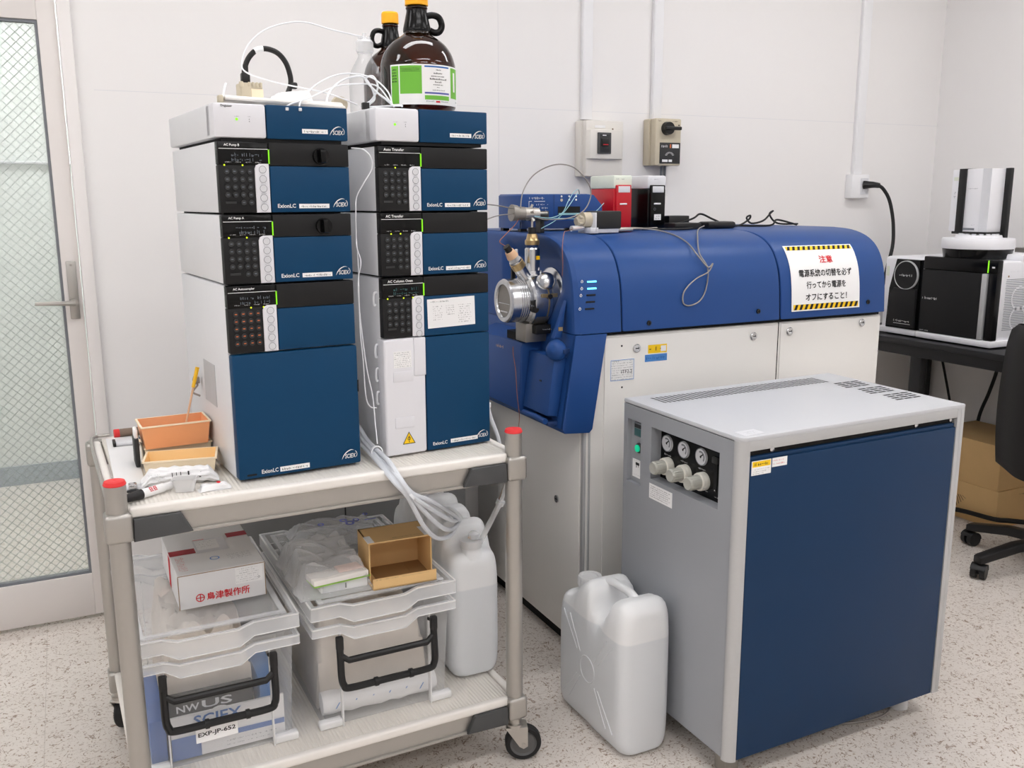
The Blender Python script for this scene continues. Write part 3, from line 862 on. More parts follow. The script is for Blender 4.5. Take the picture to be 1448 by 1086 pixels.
# ------------------------------------------------------------------ things on top of the towers
def jug(loc, r, H, rz, label, lab=True):
    """amber solvent jug with handle and yellow cap"""
    t = thing('amber_jug', label, 'bottle', loc, rz)
    k = r/0.082; zs = H/0.262
    b = MB('amber_glass')
    pr = [(0.0, 0.004), (0.06, 0.0), (0.074, 0.003), (0.081, 0.012), (0.082, 0.03), (0.082, 0.096), (0.080, 0.112), (0.074, 0.130), (0.063, 0.147), (0.050, 0.159), (0.038, 0.167), (0.030, 0.173), (0.0285, 0.178), (0.0300, 0.181), (0.0295, 0.186), (0.025, 0.205), (0.0215, 0.222), (0.021, 0.226), (0.0235, 0.228), (0.0235, 0.231), (0.020, 0.233), (0.020, 0.246)]
    pr = [(a*k, c*zs) for a, c in pr]
    q = crom([(a, 0, c) for a, c in pr], 3)
    b.lathe([(max(0, p.x), p.z) for p in q], 44)
    b.build('glass_body', t, ang=1.2)
    b = MB('black_gloss')
    b.lathe([(0.0302*k, 0.178*zs), (0.0305*k, 0.184*zs), (0.0262*k, 0.203*zs), (0.0224*k, 0.221*zs), (0.0225*k, 0.226*zs)], 32)
    pts = [(0.020*k, 0, 0.214*zs), (0.036*k, 0, 0.217*zs), (0.050*k, 0, 0.212*zs), (0.056*k, 0, 0.196*zs), (0.051*k, 0, 0.183*zs), (0.040*k, 0, 0.1795*zs), (0.027*k, 0, 0.184*zs)]
    b.tube(pts, lambda q_: 0.0072*k, 10, 5)
    b.build('neck_handle', t, ang=1.2)
    b = MB('cap_yellow')
    b.lathe([(0.0, 0.256*zs), (0.021*k, 0.256*zs), (0.0245*k, 0.258*zs), (0.0248*k, 0.256*zs), (0.0250*k, 0.235*zs), (0.022*k, 0.234*zs)], 30)
    b.lathe([(0.0, 0.262*zs), (0.0225*k, 0.262*zs), (0.0245*k, 0.258*zs)], 30)
    b.build('cap', t)
    if lab:
        rr = 0.0830*k
        def strip(m, a0, a1, z0, z1, e=0.0):
            b.use(m); n = max(2, int(abs(a1-a0)/3)+1)
            b.add([((rr+e)*math.cos(R(a0+(a1-a0)*i/n)), (rr+e)*math.sin(R(a0+(a1-a0)*i/n)), z) for z in (z0, z1) for i in range(n+1)],
                  [(i, i+1, n+2+i, n+1+i) for i in range(n)])
        b = MB('sticker')
        strip('sticker', -150, -10, 0.012, 0.094)
        strip('label_green', -148, -135, 0.014, 0.091, 0.0003)
        strip('label_green', -133, -100, 0.034, 0.091, 0.0003)
        strip('sticker', -98, -52, 0.014, 0.092, 0.0003)
        strip('blue_ink', -96, -54, 0.088, 0.091, 0.0006)
        strip('violet_ink', -96, -54, 0.034, 0.0375, 0.0006)
        strip('label_green', -96, -54, 0.022, 0.031, 0.0006)
        strip('label_green', -49, -26, 0.028, 0.091, 0.0003)
        strip('sticker', -42, -36, 0.042, 0.082, 0.0006)
        rnd = random.Random(3)
        def ctext(m, a0, a1, z, h):
            a = a0
            while a < a1:
                w = rnd.uniform(0.5, 1.6); strip(m, a, min(a+w, a1), z, z+h*rnd.uniform(.5, 1), 0.0009); a += w+0.7
        for z, h, c0, c1 in ((0.082, 0.003, -78, -70), (0.075, 0.003, -82, -68), (0.069, 0.002, -86, -64), (0.063, 0.0032, -88, -60), (0.057, 0.0032, -80, -69), (0.052, 0.002, -83, -66), (0.047, 0.002, -77, -73), (0.041, 0.0018, -84, -63)):
            ctext('black_ink', c0, c1, z, h)
        for k_ in range(3): ctext('black_ink', -131, -103, 0.085-0.003*k_, 0.0014)
        for k_ in range(5): ctext('black_ink', -146, -138, 0.082-0.006*k_, 0.003)
        strip('red_ink', -79, -72, 0.0165, 0.020, 0.0008); ctext('grey_ink', -94, -82, 0.018, 0.002); ctext('grey_ink', -70, -56, 0.018, 0.002); ctext('grey_ink', -34, -28, 0.020, 0.003)
        b.build('paper_label', t, 'green and white paper label')
    return t
ZR = 1.5085
jug((0.737, 1.992, ZR), 0.082, 0.251, R(-5), 'big amber jug with yellow cap and green-white label on right tower')
jug((0.738, 2.175, ZR), 0.066, 0.243, R(178), 'smaller amber jug with yellow cap, standing behind the big labelled jug', False)

t = thing('glass_bottle', 'clear glass bottle with cloudy screw cap beside the amber jugs', 'bottle', (0.648, 2.09, ZR))
b = MB('clear_glass')
q = crom([(0, 0, 0.003), (0.030, 0, 0.0), (0.036, 0, 0.006), (0.037, 0, 0.02), (0.037, 0, 0.075), (0.034, 0, 0.092), (0.024, 0, 0.112), (0.0165, 0, 0.125), (0.0155, 0, 0.133), (0.018, 0, 0.136), (0.0155, 0, 0.139), (0.0155, 0, 0.152)], 3)
b.lathe([(max(0, p.x), p.z) for p in q], 32); b.build('glass_body', t, ang=1.2)
b = MB('clear_rim')
b.lathe([(0.018, 0.137), (0.0195, 0.140), (0.0195, 0.158), (0.016, 0.163), (0.0, 0.164)], 30)
for k in range(7):
    a = 2*PI*k/7; b.cyl((0.011*math.cos(a), 0.011*math.sin(a), 0.160), (0.011*math.cos(a), 0.011*math.sin(a), 0.171), 0.0042, 0.003, 8)
b.cyl((0, 0, 0.160), (0, 0, 0.178), 0.004, n=8)
b.build('cap', t, 'cloudy plastic tubing cap')

t = thing('solvent_tray', 'cream plastic tray with tubing ports lying on left tower', 'tray', (0.40, 2.03, 1.5005), LA)
b = MB('tissue_box'); b.box(-0.115, 0.135, -0.14, 0.12, 0.0, 0.010, 0.004); b.box(-0.112, 0.13, -0.142, -0.126, 0.0, 0.016, 0.006)
b.tube([(-0.11, -0.145, 0.013), (0.0, -0.147, 0.010), (0.125, -0.14, 0.006)], 0.005, 8)
b.build('tray_body', t)
b = MB('beige'); b.cyl((0.138, -0.10, 0.016), (0.138, -0.086, 0.017), 0.016); b.build('port', t)
b = MB('beige'); b.box(-0.122, -0.112, -0.147, -0.13, 0, 0.018, 0.003); b.build('port', t)
b = MB('tube_white'); b.tube([(-0.112, -0.14, 0.012), (-0.106, -0.13, 0.03), (-0.10, -0.12, 0.042)], 0.002, 6); b.build('tube_stub', t)
t = thing('manifold_block', 'small beige connector block under the black cable loop', 'connector', (0.385, 2.06, 1.5105), LA)
b = MB('beige'); b.box(-0.024, 0.022, -0.02, 0.02, 0, 0.052, 0.003); b.box(-0.026, -0.018, -0.022, -0.012, 0.042, 0.054, 0.002)
for k in range(4): b.cyl((-0.006+0.008*k, -0.0205, 0.044), (-0.006+0.008*k, -0.0205, 0.053), 0.003, n=8)
b.use('cream'); b.box(-0.003, 0.0225, -0.0215, -0.018, 0.0, 0.040, 0.001); b.build('block', t)
b = MB('black_plastic')
b.box(0.368, 0.386, 2.051, 2.069, 1.5628, 1.584, 0.003); b.cyl((0.377, 2.06, 1.58), (0.378, 2.06, 1.600), 0.0072, 0.0062)
b.tube([(0.377, 2.06, 1.588), (0.380, 2.06, 1.602), (0.389, 2.06, 1.618), (0.404, 2.06, 1.631), (0.424, 2.06, 1.635), (0.447, 2.06, 1.628), (0.463, 2.06, 1.610), (0.471, 2.06, 1.586), (0.472, 2.06, 1.567), (0.466, 2.06, 1.55), (0.458, 2.06, 1.534), (0.46, 2.06, 1.518)], 0.0056, 10)
b.box(0.468, 0.486, 2.054, 2.066, 1.556, 1.570, 0.004)
b.use('tube_white'); b.tube([(0.399, 2.06, 1.6285), (0.408, 2.06, 1.633), (0.417, 2.06, 1.6345)], 0.0062, 10)
solo(b, 'cable_loop', 'arched black cable with white tie on the left tower', 'cable')
rnd = random.Random(5)
def crumple(x0, x1, y0, y1, z0, hfun, n=26, seed=1, amp=0.006, m='tissue'):
    rr = random.Random(seed)
    ph = [(rr.uniform(25, 90), rr.uniform(25, 90), rr.uniform(0, 6), rr.uniform(.4, 1)) for _ in range(8)]
    b = MB(m)
    def fn(u, v):
        x = x0+(x1-x0)*u; y = y0+(y1-y0)*v
        e = min(u, 1-u, v, 1-v); w = min(1, e/0.14)
        w = w*w*(3-2*w)
        nz = sum(a*math.sin(fx*x+fy*y+p) for fx, fy, p, a in ph)/4
        sh = 0.5*(1-w)
        return (x+0.006*math.sin(40*y+seed)*w*0+0.004*math.sin(70*y+seed)*(1-w), y+0.004*math.sin(60*x+seed)*(1-w), z0+w*(hfun(u, v)+amp*abs(nz)*1.6)+0.0006)
    b.grid(fn, n, n)
    b.grid(lambda u, v: (x0+(x1-x0)*(1-u), y0+(y1-y0)*v, z0), 2, 2)
    return b
b = crumple(0.405, 0.500, 1.96, 2.04, 1.5108, lambda u, v: 0.008+0.032*u*u, seed=4, amp=0.016)
solo(b, 'crumpled_tissue', 'crumpled white tissue on the cream tray', 'tissue')

def line_tube(name, label, cat, lists, r, m, n=8, group=None, clips=()):
    b = MB(m)
    for l in lists: b.tube(l, r, n)
    for c in clips: b.use(c[2]); b.box(c[0][0]-c[1], c[0][0]+c[1], c[0][1]-c[1], c[0][1]+c[1], c[0][2]-c[1], c[0][2]+c[1], 0.001)
    return solo(b, name, label, cat, group)
line_tube('tubing', 'long white tube arching high from clear bottle over left tower', 'tubing', [[(0.646, 2.09, 1.678), (0.579, 2.1, 1.690), (0.504, 2.08, 1.698), (0.429, 2.05, 1.675), (0.383, 2.03, 1.638), (0.365, 2.02, 1.599), (0.368, 2.0, 1.578), (0.409, 1.98, 1.561), (0.459, 1.95, 1.548), (0.505, 1.93, 1.538), (0.541, 1.93, 1.529), (0.584, 1.95, 1.518)]], 0.0016, 'tube_white')
line_tube('tubing', 'pair of low white tubes clipped to the left tower front edge', 'tubing', [[(0.439, 1.852, 1.493), (0.440, 1.856, 1.503), (0.461, 1.9, 1.526), (0.503, 1.95, 1.557), (0.549, 1.98, 1.579), (0.588, 1.98, 1.584), (0.623, 1.955, 1.573), (0.642, 1.92, 1.544), (0.645, 1.90, 1.515)],
     [(0.413, 1.85, 1.493), (0.420, 1.856, 1.503), (0.475, 1.9, 1.524), (0.54, 1.95, 1.553), (0.602, 1.98, 1.564), (0.63, 1.95, 1.557), (0.645, 1.91, 1.521)]], 0.0016, 'tube_white', clips=[((0.439, 1.8475, 1.494), 0.003, 'pale_grey'), ((0.413, 1.8455, 1.494), 0.003, 'pale_grey')])
line_tube('tubing', 'bundle of white tubes coiled in front of the clear bottle', 'tubing', [[(0.503, 1.9, 1.506), (0.521, 1.93, 1.539), (0.564, 1.98, 1.57), (0.605, 1.985, 1.58), (0.62, 1.97, 1.562), (0.626, 1.96, 1.534), (0.613, 1.96, 1.520)],
     [(0.595, 1.96, 1.516), (0.62, 1.965, 1.530), (0.632, 1.955, 1.556), (0.624, 1.96, 1.578), (0.610, 1.97, 1.572), (0.628, 1.95, 1.545), (0.640, 1.93, 1.530), (0.65, 1.905, 1.513)],
     [(0.60, 1.955, 1.514), (0.63, 1.93, 1.514), (0.66, 1.90, 1.515), (0.665, 1.895, 1.513)]], 0.0022, 'tube_white', clips=[((0.602, 1.95, 1.516), 0.007, 'black_plastic')])
line_tube('tubing', 'thin white tubes hanging down the gap between the towers', 'tubing', [[(0.545, 1.87, 1.425), (0.562, 1.845, 1.421), (0.577, 1.845, 1.406), (0.58, 1.85, 1.384), (0.564, 1.855, 1.356), (0.552, 1.87, 1.328), (0.549, 1.87, 1.297), (0.551, 1.88, 1.254), (0.551, 1.88, 1.226), (0.556, 1.87, 1.194), (0.551, 1.88, 1.152), (0.553, 1.88, 1.078), (0.563, 1.88, 0.971), (0.574, 1.88, 0.908), (0.575, 1.87, 0.848), (0.572, 1.85, 0.807)],
     [(0.552, 1.885, 1.254), (0.553, 1.88, 1.182), (0.552, 1.88, 1.123), (0.552, 1.88, 1.048), (0.556, 1.88, 0.987), (0.559, 1.88, 0.91), (0.569, 1.885, 0.883), (0.584, 1.885, 0.878)]], 0.0013, 'tube_white')

# waste tubing running over the cart edge to the cans
t = thing('waste_tubing', 'tied bundle of milky tubes hanging over the cart edge into the cans', 'tubing', (0.575, 1.755, 0.52))
PTS = [[(0.562, 2.02, 0.83), (0.566, 1.97, 0.82), (0.570, 1.92, 0.800), (0.574, 1.86, 0.790), (0.578, 1.79, 0.782), (0.587, 1.752, 0.756), (0.612, 1.748, 0.720), (0.672, 1.79, 0.680), (0.755, 1.88, 0.610), (0.800, 1.95, 0.566), (0.812, 1.985, 0.553)],
       [(0.558, 2.02, 0.815), (0.564, 1.97, 0.803), (0.567, 1.86, 0.783), (0.580, 1.752, 0.752), (0.606, 1.748, 0.718), (0.662, 1.79, 0.650), (0.722, 1.85, 0.590), (0.778, 1.93, 0.556), (0.808, 1.975, 0.551)],
       [(0.554, 2.02, 0.800), (0.561, 1.97, 0.788), (0.563, 1.86, 0.780), (0.574, 1.752, 0.750), (0.602, 1.748, 0.714), (0.650, 1.79, 0.630), (0.70, 1.84, 0.575), (0.76, 1.91, 0.547), (0.800, 1.965, 0.550)],
       [(0.567, 2.02, 0.806), (0.569, 1.97, 0.795), (0.572, 1.86, 0.781), (0.583, 1.746, 0.757), (0.610, 1.744, 0.716), (0.66, 1.78, 0.672), (0.74, 1.86, 0.605), (0.785, 1.93, 0.575), (0.805, 1.985, 0.560)]]
for p in PTS:
    b = MB('tube_milky', t); b.tube(p, 0.0052, 9); b.build('tube', t)
for c, a in (((0.573, 1.86, 0.787), 0.0), ((0.608, 1.747, 0.717), 1.0)):
    b = MB('tube_white', t); A = Matrix.Translation(c) @ Matrix.Rotation(0.9 if a else 0, 4, 'Y') @ Matrix.Rotation(PI/2 if not a else 0, 4, 'X')
    b.lathe([(0.011, -0.003), (0.0135, -0.003), (0.0135, 0.003), (0.011, 0.003), (0.011, -0.003)], 16, A); b.build('cable_tie', t)

# ------------------------------------------------------------------ clutter on the cart top
def tray(loc, rz, w, d, h, m_out, m_in, label, taper=0.006):
    b = MB(m_out)
    th = 0.0022
    def ringpts(ww, dd, z): return [(-ww/2, -dd/2, z), (ww/2, -dd/2, z), (ww/2, dd/2, z), (-ww/2, dd/2, z)]
    o0 = ringpts(w-2*taper, d-2*taper, 0); o1 = ringpts(w, d, h); i1 = ringpts(w-2*th, d-2*th, h); i0 = ringpts(w-2*taper-2*th, d-2*taper-2*th, th)
    b.add(o0+o1, [(3, 2, 1, 0)]+[(i, (i+1) % 4, 4+(i+1) % 4, 4+i) for i in range(4)])
    rim = ringpts(w+0.004, d+0.004, h); rim2 = ringpts(w+0.004, d+0.004, h-0.003)
    b.use('cream'); b.add(rim2+rim+i1, [(i, (i+1) % 4, 4+(i+1) % 4, 4+i) for i in range(4)]+[(4+i, 4+(i+1) % 4, 8+(i+1) % 4, 8+i) for i in range(4)])
    b.use(m_in); b.add(i1+i0, [(i, (i+1) % 4, 4+(i+1) % 4, 4+i)[::1] for i in range(4)]+[(4, 5, 6, 7)])
    o = b.build('pipette_tray'); o.location = loc; o.rotation_euler = (0, 0, rz)
    return tag(o, label, 'tray')
tray((0.183, 1.958, ZC+0.001), R(-10), 0.140, 0.084, 0.041, 'cream', 'cream_in', 'cream open tray in front of the stacked orange tray')
tray((0.184, 2.075, ZC+0.001), R(3), 0.136, 0.088, 0.044, 'cream', 'peach', 'cream tray with orange inside, under the orange tray', 0.003)
tray((0.181, 2.055, ZC+0.0455), R(3), 0.138, 0.088, 0.050, 'peach', 'peach', 'orange tray on top of the tray stack, holding the yellow-tipped stick')
b = MB('paper')
rr = random.Random(8)
for k in range(8): b.tube([(0.125+0.014*k, 2.026+rr.uniform(0, .01), ZC+0.070+rr.uniform(0, .004)), (0.136+0.012*k, 2.07+rr.uniform(0, .012), ZC+0.067)], 0.003, 6, 0)
solo(b, 'pipette_tips', 'white pipette tips lying inside the orange tray', 'pipette tips')['kind'] = 'stuff'
t = thing('swab_stick', 'yellow-tipped wooden stick standing in the orange tray', 'stick', (0.199, 2.06, 0.813))
b = MB('wood', t); b.cyl((0.199, 2.055, 0.815), (0.228, 2.06, 0.925), 0.0022, n=8); b.build('shaft', t)
b = MB('stick_yellow', t); b.cyl((0.228, 2.06, 0.925), (0.240, 2.062, 0.968), 0.0038, 0.0045, 10); b.build('grip', t, 'yellow grip')
b = MB('tube_grey'); b.tube([(0.240, 2.11, 0.945), (0.235, 2.112, 0.93), (0.243, 2.11, 0.92), (0.232, 2.11, 0.905), (0.247, 2.108, 0.895)], 0.0022, 6); b.box(0.236, 0.2475, 2.098, 2.112, 0.925, 0.940, 0.002)
solo(b, 'wire_clip', 'small wire clip fixed on left side of the autosampler', 'clip')
t = thing('marker_pen', 'white marker pen with black cap and red print, lying on cart', 'marker pen', (0.11, 1.83, ZC+0.0012))
b = MB('sticker', t); p0, p1 = Vector((0.062, 1.796, ZC+0.0105)), Vector((0.150, 1.8505, ZC+0.0105)); d = (p1-p0).normalized()
b.cyl(p0+d*0.036, p0+d*0.085, 0.0090, n=18); b.cyl(p0+d*0.085, p1, 0.0075, n=16)
b.use('red_ink')
sd = d.cross(Vector((0, 0, 1)))
for k in range(2):
    for j in range(3):
        F = b.frame(p0+d*(0.050+0.009*k)+sd*0.0063+Vector((0, 0, 0.0066)), d, (-sd+Vector((0, 0, 1))))
        b.rect(F, 0, 0.007, -0.0055+0.004*j, -0.0042+0.004*j, 0.0005); b.rect(F, 0.001+0.004*(j % 2), 0.0022+0.004*(j % 2), -0.0055, 0.004, 0.0006)
b.build('barrel', t)
b = MB('black_plastic', t); b.cyl(p0, p0+d*0.037, 0.0075, 0.0098, 16); b.build('cap', t)
b = MB('cup_plastic')
A = Matrix.Translation((0.174, 1.832, ZC+0.001)) @ Matrix.Rotation(R(-15), 4, 'Z')
def rr_ring(w, d, z, n=8, r=0.006):
    o = []
    for sx, sy, a0 in ((1, 1, 0), (-1, 1, 90), (-1, -1, 180), (1, -1, 270)):
        for k in range(n): a = R(a0+90*k/(n-1)); o.append((sx*(w/2-r)+r*math.cos(a), sy*(d/2-r)+r*math.sin(a), z))
    return o
rings = [rr_ring(0.034, 0.024, 0), rr_ring(0.044, 0.032, 0.026), rr_ring(0.047, 0.035, 0.0265), rr_ring(0.042, 0.030, 0.0255), rr_ring(0.032, 0.022, 0.0015)]
vs = sum(rings, []); n = len(rings[0])
b.add(vs, [(j*n+i, j*n+(i+1) % n, (j+1)*n+(i+1) % n, (j+1)*n+i) for j in range(4) for i in range(n)]+[tuple(range(n))[::-1], tuple(4*n+i for i in range(n))], M=A)
solo(b, 'weighing_cup', 'small white plastic weighing cup at the end of the marker pen', 'cup')
b = crumple(0.196, 0.256, 1.806, 1.830, ZC+0.0006, lambda u, v: 0.008, 20, 6, 0.004, 'paper'); b2 = b
b.use('red_ink'); F = b.frame((0.235, 1.806, ZC+0.004), (1, 0, 0), (0, 1, 0.3)); b.disc(F, 0, 0.012, 0.004, 0.0075)
solo(b, 'paper_sachet', 'torn white paper sachet with red dot beside the weighing cup', 'sachet')
# printed syringe wrapper: long crumpled tube of paper and film
b = MB('paper')
def wrap(u, v):
    a = 2*PI*u; x = 0.098+0.145*v
    e = min(v, 1-v); k = 0.35+0.65*min(1, e/0.12)
    r = 0.017*(1+0.10*math.sin(9*a+8*v)+0.08*math.sin(40*v+2*a))
    return (x, 1.893+0.008*math.sin(5*v)-0.02*v*0.2+r*1.15*math.cos(a), ZC+0.0012+0.016*k+r*0.9*k*math.sin(a))
b.grid(wrap, 28, 34)
F = b.frame((0.105, 1.877, ZC+0.018), (1, -0.02, 0), (0, 0.35, 1))
b.use('grey_ink')
for k in range(7): b.scribble(F, 0.005+0.003*k, 0.03, 0.008-0.0022*k, 0.0014, 0.0058)
b.use('black_ink'); b.scribble(F, 0.026, 0.036, 0.0, 0.004, 0.006)
for x in (0.05, 0.058, 0.066): b.rect(F, x, x+0.0015, -0.004, 0.009, 0.006)
for x in (0.080, 0.104): b.rect(F, x, x+0.003, -0.004, 0.009, 0.0062); b.rect(F, x-0.003, x+0.006, -0.006, -0.003, 0.0062)
solo(b, 'syringe_wrapper', 'rolled printed paper wrapper lying before the cream tray', 'wrapper')
b = MB('pale_grey'); b.box(0.070, 0.104, 1.872, 1.900, ZC+0.001, ZC+0.008, 0.003); b.use('chrome'); b.box(0.074, 0.090, 1.866, 1.886, ZC+0.0065, ZC+0.016, 0.003); b.use('charcoal'); b.box(0.070, 0.092, 1.864, 1.868, ZC+0.001, ZC+0.006, 0.001)
solo(b, 'metal_clip', 'small silver clip on the cart behind the marker cap', 'clip')
b = MB('white_card'); b.box(0.052, 0.108, 1.90, 2.33, ZC+0.001, ZC+0.004, 0.001)
solo(b, 'plastic_sheet', 'flat white plastic sheet along the left end of cart top', 'plastic sheet')
b = MB('pale_grey'); b.box(0.070, 0.124, 2.235, 2.275, ZC+0.0045, ZC+0.012, 0.003); b.use('black_plastic'); b.box(0.064, 0.0705, 2.233, 2.277, ZC+0.0045, ZC+0.013, 0.001); b.box(0.121, 0.1245, 2.235, 2.275, ZC+0.0045, ZC+0.0125, 0.001)
solo(b, 'white_holder', 'white holder with black ends on the flat plastic sheet', 'holder')
t = thing('brown_rod', 'brown rod with red end along the rear of cart top', 'rod', (0.12, 2.345, ZC+0.001))
b = MB('tan_rail', t); b.cyl((0.083, 2.337, ZC+0.012), (0.20, 2.345, ZC+0.012), 0.010); b.build('rod', t)
b = MB('red_cap', t); b.cyl((0.071, 2.336, ZC+0.012), (0.083, 2.337, ZC+0.012), 0.0105); b.build('end_cap', t, 'red end cap')
b = MB('charcoal'); b.box(0.0985, 0.1085, 2.03, 2.09, ZC+0.0045, ZC+0.066, 0.003); b.use('sticker'); b.box(0.0995, 0.1075, 2.035, 2.07, ZC+0.0658, ZC+0.086, 0.003)
solo(b, 'dark_holder', 'narrow black holder with white top left of the orange tray', 'holder')

# ------------------------------------------------------------------ lower shelf: clear storage boxes
ZS = 0.169
def container(loc, rz, label):
    t = thing('storage_box', label, 'storage box', loc, rz, 'clear lidded storage boxes on the lower shelf')
    W_, D_, H_ = 0.318, 0.49, 0.262
    b = MB('clear_box')
    def wall(z, ins): return rr_ring(W_-2*ins, D_-2*ins, z, 6, 0.018)
    rings = [wall(0, 0.014), wall(0.004, 0.011), wall(H_, 0.0)]
    vs = sum(rings, []); n = len(rings[0])
    b.add(vs, [(j*n+i, j*n+(i+1) % n, (j+1)*n+(i+1) % n, (j+1)*n+i) for j in range(2) for i in range(n)]+[tuple(range(n))[::-1]])
    b.use('clear_edge')
    for x in (-0.105, 0.105):
        b.box(x-0.0015, x+0.0015, -D_/2-0.0035, -D_/2+0.012, 0.0, 0.228, 0.0008)
        b.box(x-0.0015, x+0.0015, D_/2-0.012, D_/2+0.0035, 0.0, 0.228, 0.0008)
    for sx in (-1, 1):
        b.box(sx*0.132-0.026, sx*0.132+0.026, -D_/2-0.001, -D_/2+0.02, 0.0, 0.018, 0.004)
    b.build('body', t, ang=0.8)
    def band(name, z0, z1, dip, out, parent):
        bb = MB('clear_rim')
        w2, d2 = W_/2+out, D_/2+out
        def front(y, s):
            xs = [-w2, -0.105, -0.075, 0.045, 0.075, w2]; lo = [z0, z0, z0-dip, z0-dip, z0, z0]; hi = [z1, z1, z1-dip*0.55, z1-dip*0.55, z1, z1]
            for i in range(5):
                bb.prism([(xs[i], lo[i]), (xs[i+1], lo[i+1]), (xs[i+1], hi[i+1]), (xs[i], hi[i])], 'y', y-0.0015, y+0.0015)
            bb.use('clear_edge')
            for i in range(5):
                for e in (lo, hi):
                    bb.prism([(xs[i], e[i]-0.0012), (xs[i+1], e[i+1]-0.0012), (xs[i+1], e[i+1]+0.0004), (xs[i], e[i]+0.0004)], 'y', y-0.0022, y+0.0022)
            bb.use('clear_rim')
            for i in (1, 2, 3, 4): bb.box(xs[i]-0.001, xs[i]+0.001, min(y, y+s*0.008), max(y, y+s*0.008), lo[i], hi[i])
            bb.prism(list(zip(xs, hi))+[(w2, z1-0.002)]+[(x, h-0.002) for x, h in list(zip(xs, hi))[::-1]], 'y', min(y, y+s*0.010), max(y, y+s*0.010))
        front(-d2, 1); front(d2, -1)
        for sx in (-1, 1):
            bb.box(sx*w2-0.0015, sx*w2+0.0015, -d2, d2, z0, z1, 0.0005)
            bb.use('clear_edge')
            for e in (z0, z1): bb.box(sx*w2-0.0020, sx*w2+0.0020, -d2, d2, e-0.0012, e+0.0004)
            bb.use('clear_rim')
            bb.box(min(sx*w2, sx*(w2-0.010)), max(sx*w2, sx*(w2-0.010)), -d2, d2, z1-0.002, z1)
        return bb
    band('rim', 0.228, 0.246, 0.020, 0.008, t).build('rim', t)
    bb = band('lid', 0.267, 0.296, 0.018, 0.009, t)
    bb.use('lid_sheet')
    bb.box(-W_/2+0.012, W_/2-0.012, -D_/2+0.012, D_/2-0.012, 0.290, 0.2925)
    bb.use('clear_rim')
    for sx in (-1, 1): bb.box(sx*(W_/2-0.018)-0.006, sx*(W_/2-0.018)+0.006, -D_/2+0.01, D_/2-0.01, 0.292, 0.298, 0.002)
    for sy in (-1, 1): bb.box(-W_/2+0.012, W_/2-0.012, sy*(D_/2-0.018)-0.006, sy*(D_/2-0.018)+0.006, 0.292, 0.298, 0.002)
    bb.build('lid', t)
    b = MB('black_plastic')
    yf = -D_/2-0.012
    for sx in (-1, 1):
        b.tube([(sx*0.104, -D_/2+0.002, 0.212), (sx*0.110, yf, 0.212)], 0.005, 8, 0)
        b.box(sx*0.110-0.008, sx*0.110+0.008, yf-0.008, yf+0.006, 0.190, 0.222, 0.003)
    b.tube([(-0.110, yf, 0.205), (-0.110, yf-0.003, 0.165), (-0.110, yf-0.006, 0.128), (-0.106, yf-0.008, 0.110), (-0.092, yf-0.008, 0.100), (0.0, yf-0.008, 0.100), (0.092, yf-0.008, 0.100), (0.106, yf-0.008, 0.110), (0.110, yf-0.006, 0.128), (0.110, yf-0.003, 0.165), (0.110, yf, 0.205)], 0.0080, 10, 5)
    b.tube([(-0.110, yf-0.002, 0.178), (-0.092, yf-0.004, 0.164), (0.092, yf-0.004, 0.164), (0.110, yf-0.002, 0.178)], 0.0075, 10, 0)
    for x in (-0.032, 0.050): b.cyl((x-0.004, yf-0.008, 0.100), (x+0.004, yf-0.008, 0.100), 0.0105, n=12)
    b.build('handle', t, 'black plastic carrying handle')
    return t
BL = container((0.2085, 2.082, ZS), R(0.8), 'clear storage box with EXP-JP-652 sticker, front left on lower shelf')
BR = dup(BL, (0.5705, 2.092, ZS), 'clear storage box holding beige packing, middle of lower shelf', R(1.2))
b = MB('sticker'); F = b.frame((-0.055, -0.2565, 0.056), (1, 0, 0.02)); b.plate(F, 0, 0.084, 0, 0.036, 0.0008)
b.use('black_ink'); b.text(F, 'EXP-JP-652', 0.0045, 0.010, 0.0125, width=0.075, bold=True); b.build('number_sticker', BL, 'white sticker reading EXP-JP-652')
# contents of the left box
b = MB('paper'); b.box(0.112, 0.345, 1.862, 1.868, ZS+0.006, ZS+0.102)
F = b.frame((0.112, 1.862, ZS+0.006), (1, 0, 0))
b.use('blue_folder'); b.rect(F, 0.06, 0.232, 0.030, 0.042); b.rect(F, 0.0, 0.058, 0.0, 0.050)
b.use('grey_ink'); b.scribble(F, 0.11, 0.225, 0.017, 0.004); b.scribble(F, 0.11, 0.20, 0.008, 0.003)
b.use('sticker'); b.disc(F, 0.100, 0.074, 0.030, 0.001, 30)
b.use('blue_ink'); b.text(F, 'SCIEX', 0.046, 0.069, 0.024, bold=True, width=0.098, z=0.002)
solo(b, 'brochure', 'white brochure with blue lettering inside the left storage box', 'brochure')
b = MB('black_plastic'); b.box(0.105, 0.285, 1.874, 1.90, ZS+0.006, ZS+0.138, 0.002)
F = b.frame((0.105, 1.874, ZS+0.098), (1, 0, 0)); b.use('pale_grey'); b.text(F, 'NW', 0.022, 0.007, 0.016, bold=True, width=0.046); b.text(F, 'US', 0.073, 0.007, 0.018, bold=True, width=0.062)
solo(b, 'black_carton', 'black carton with silver letters NWUS in the left storage box', 'carton')
b = MB('blue_folder'); b.box(0.072, 0.104, 1.87, 2.10, ZS+0.006, ZS+0.10, 0.002)
solo(b, 'blue_folder', 'blue folder standing inside the left storage box', 'folder')
b = MB('skyblue_ink'); b.box(0.30, 0.34, 1.89, 2.05, ZS+0.006, ZS+0.13, 0.004); solo(b, 'blue_packet', 'small blue packet at right inside the left storage box', 'packet')
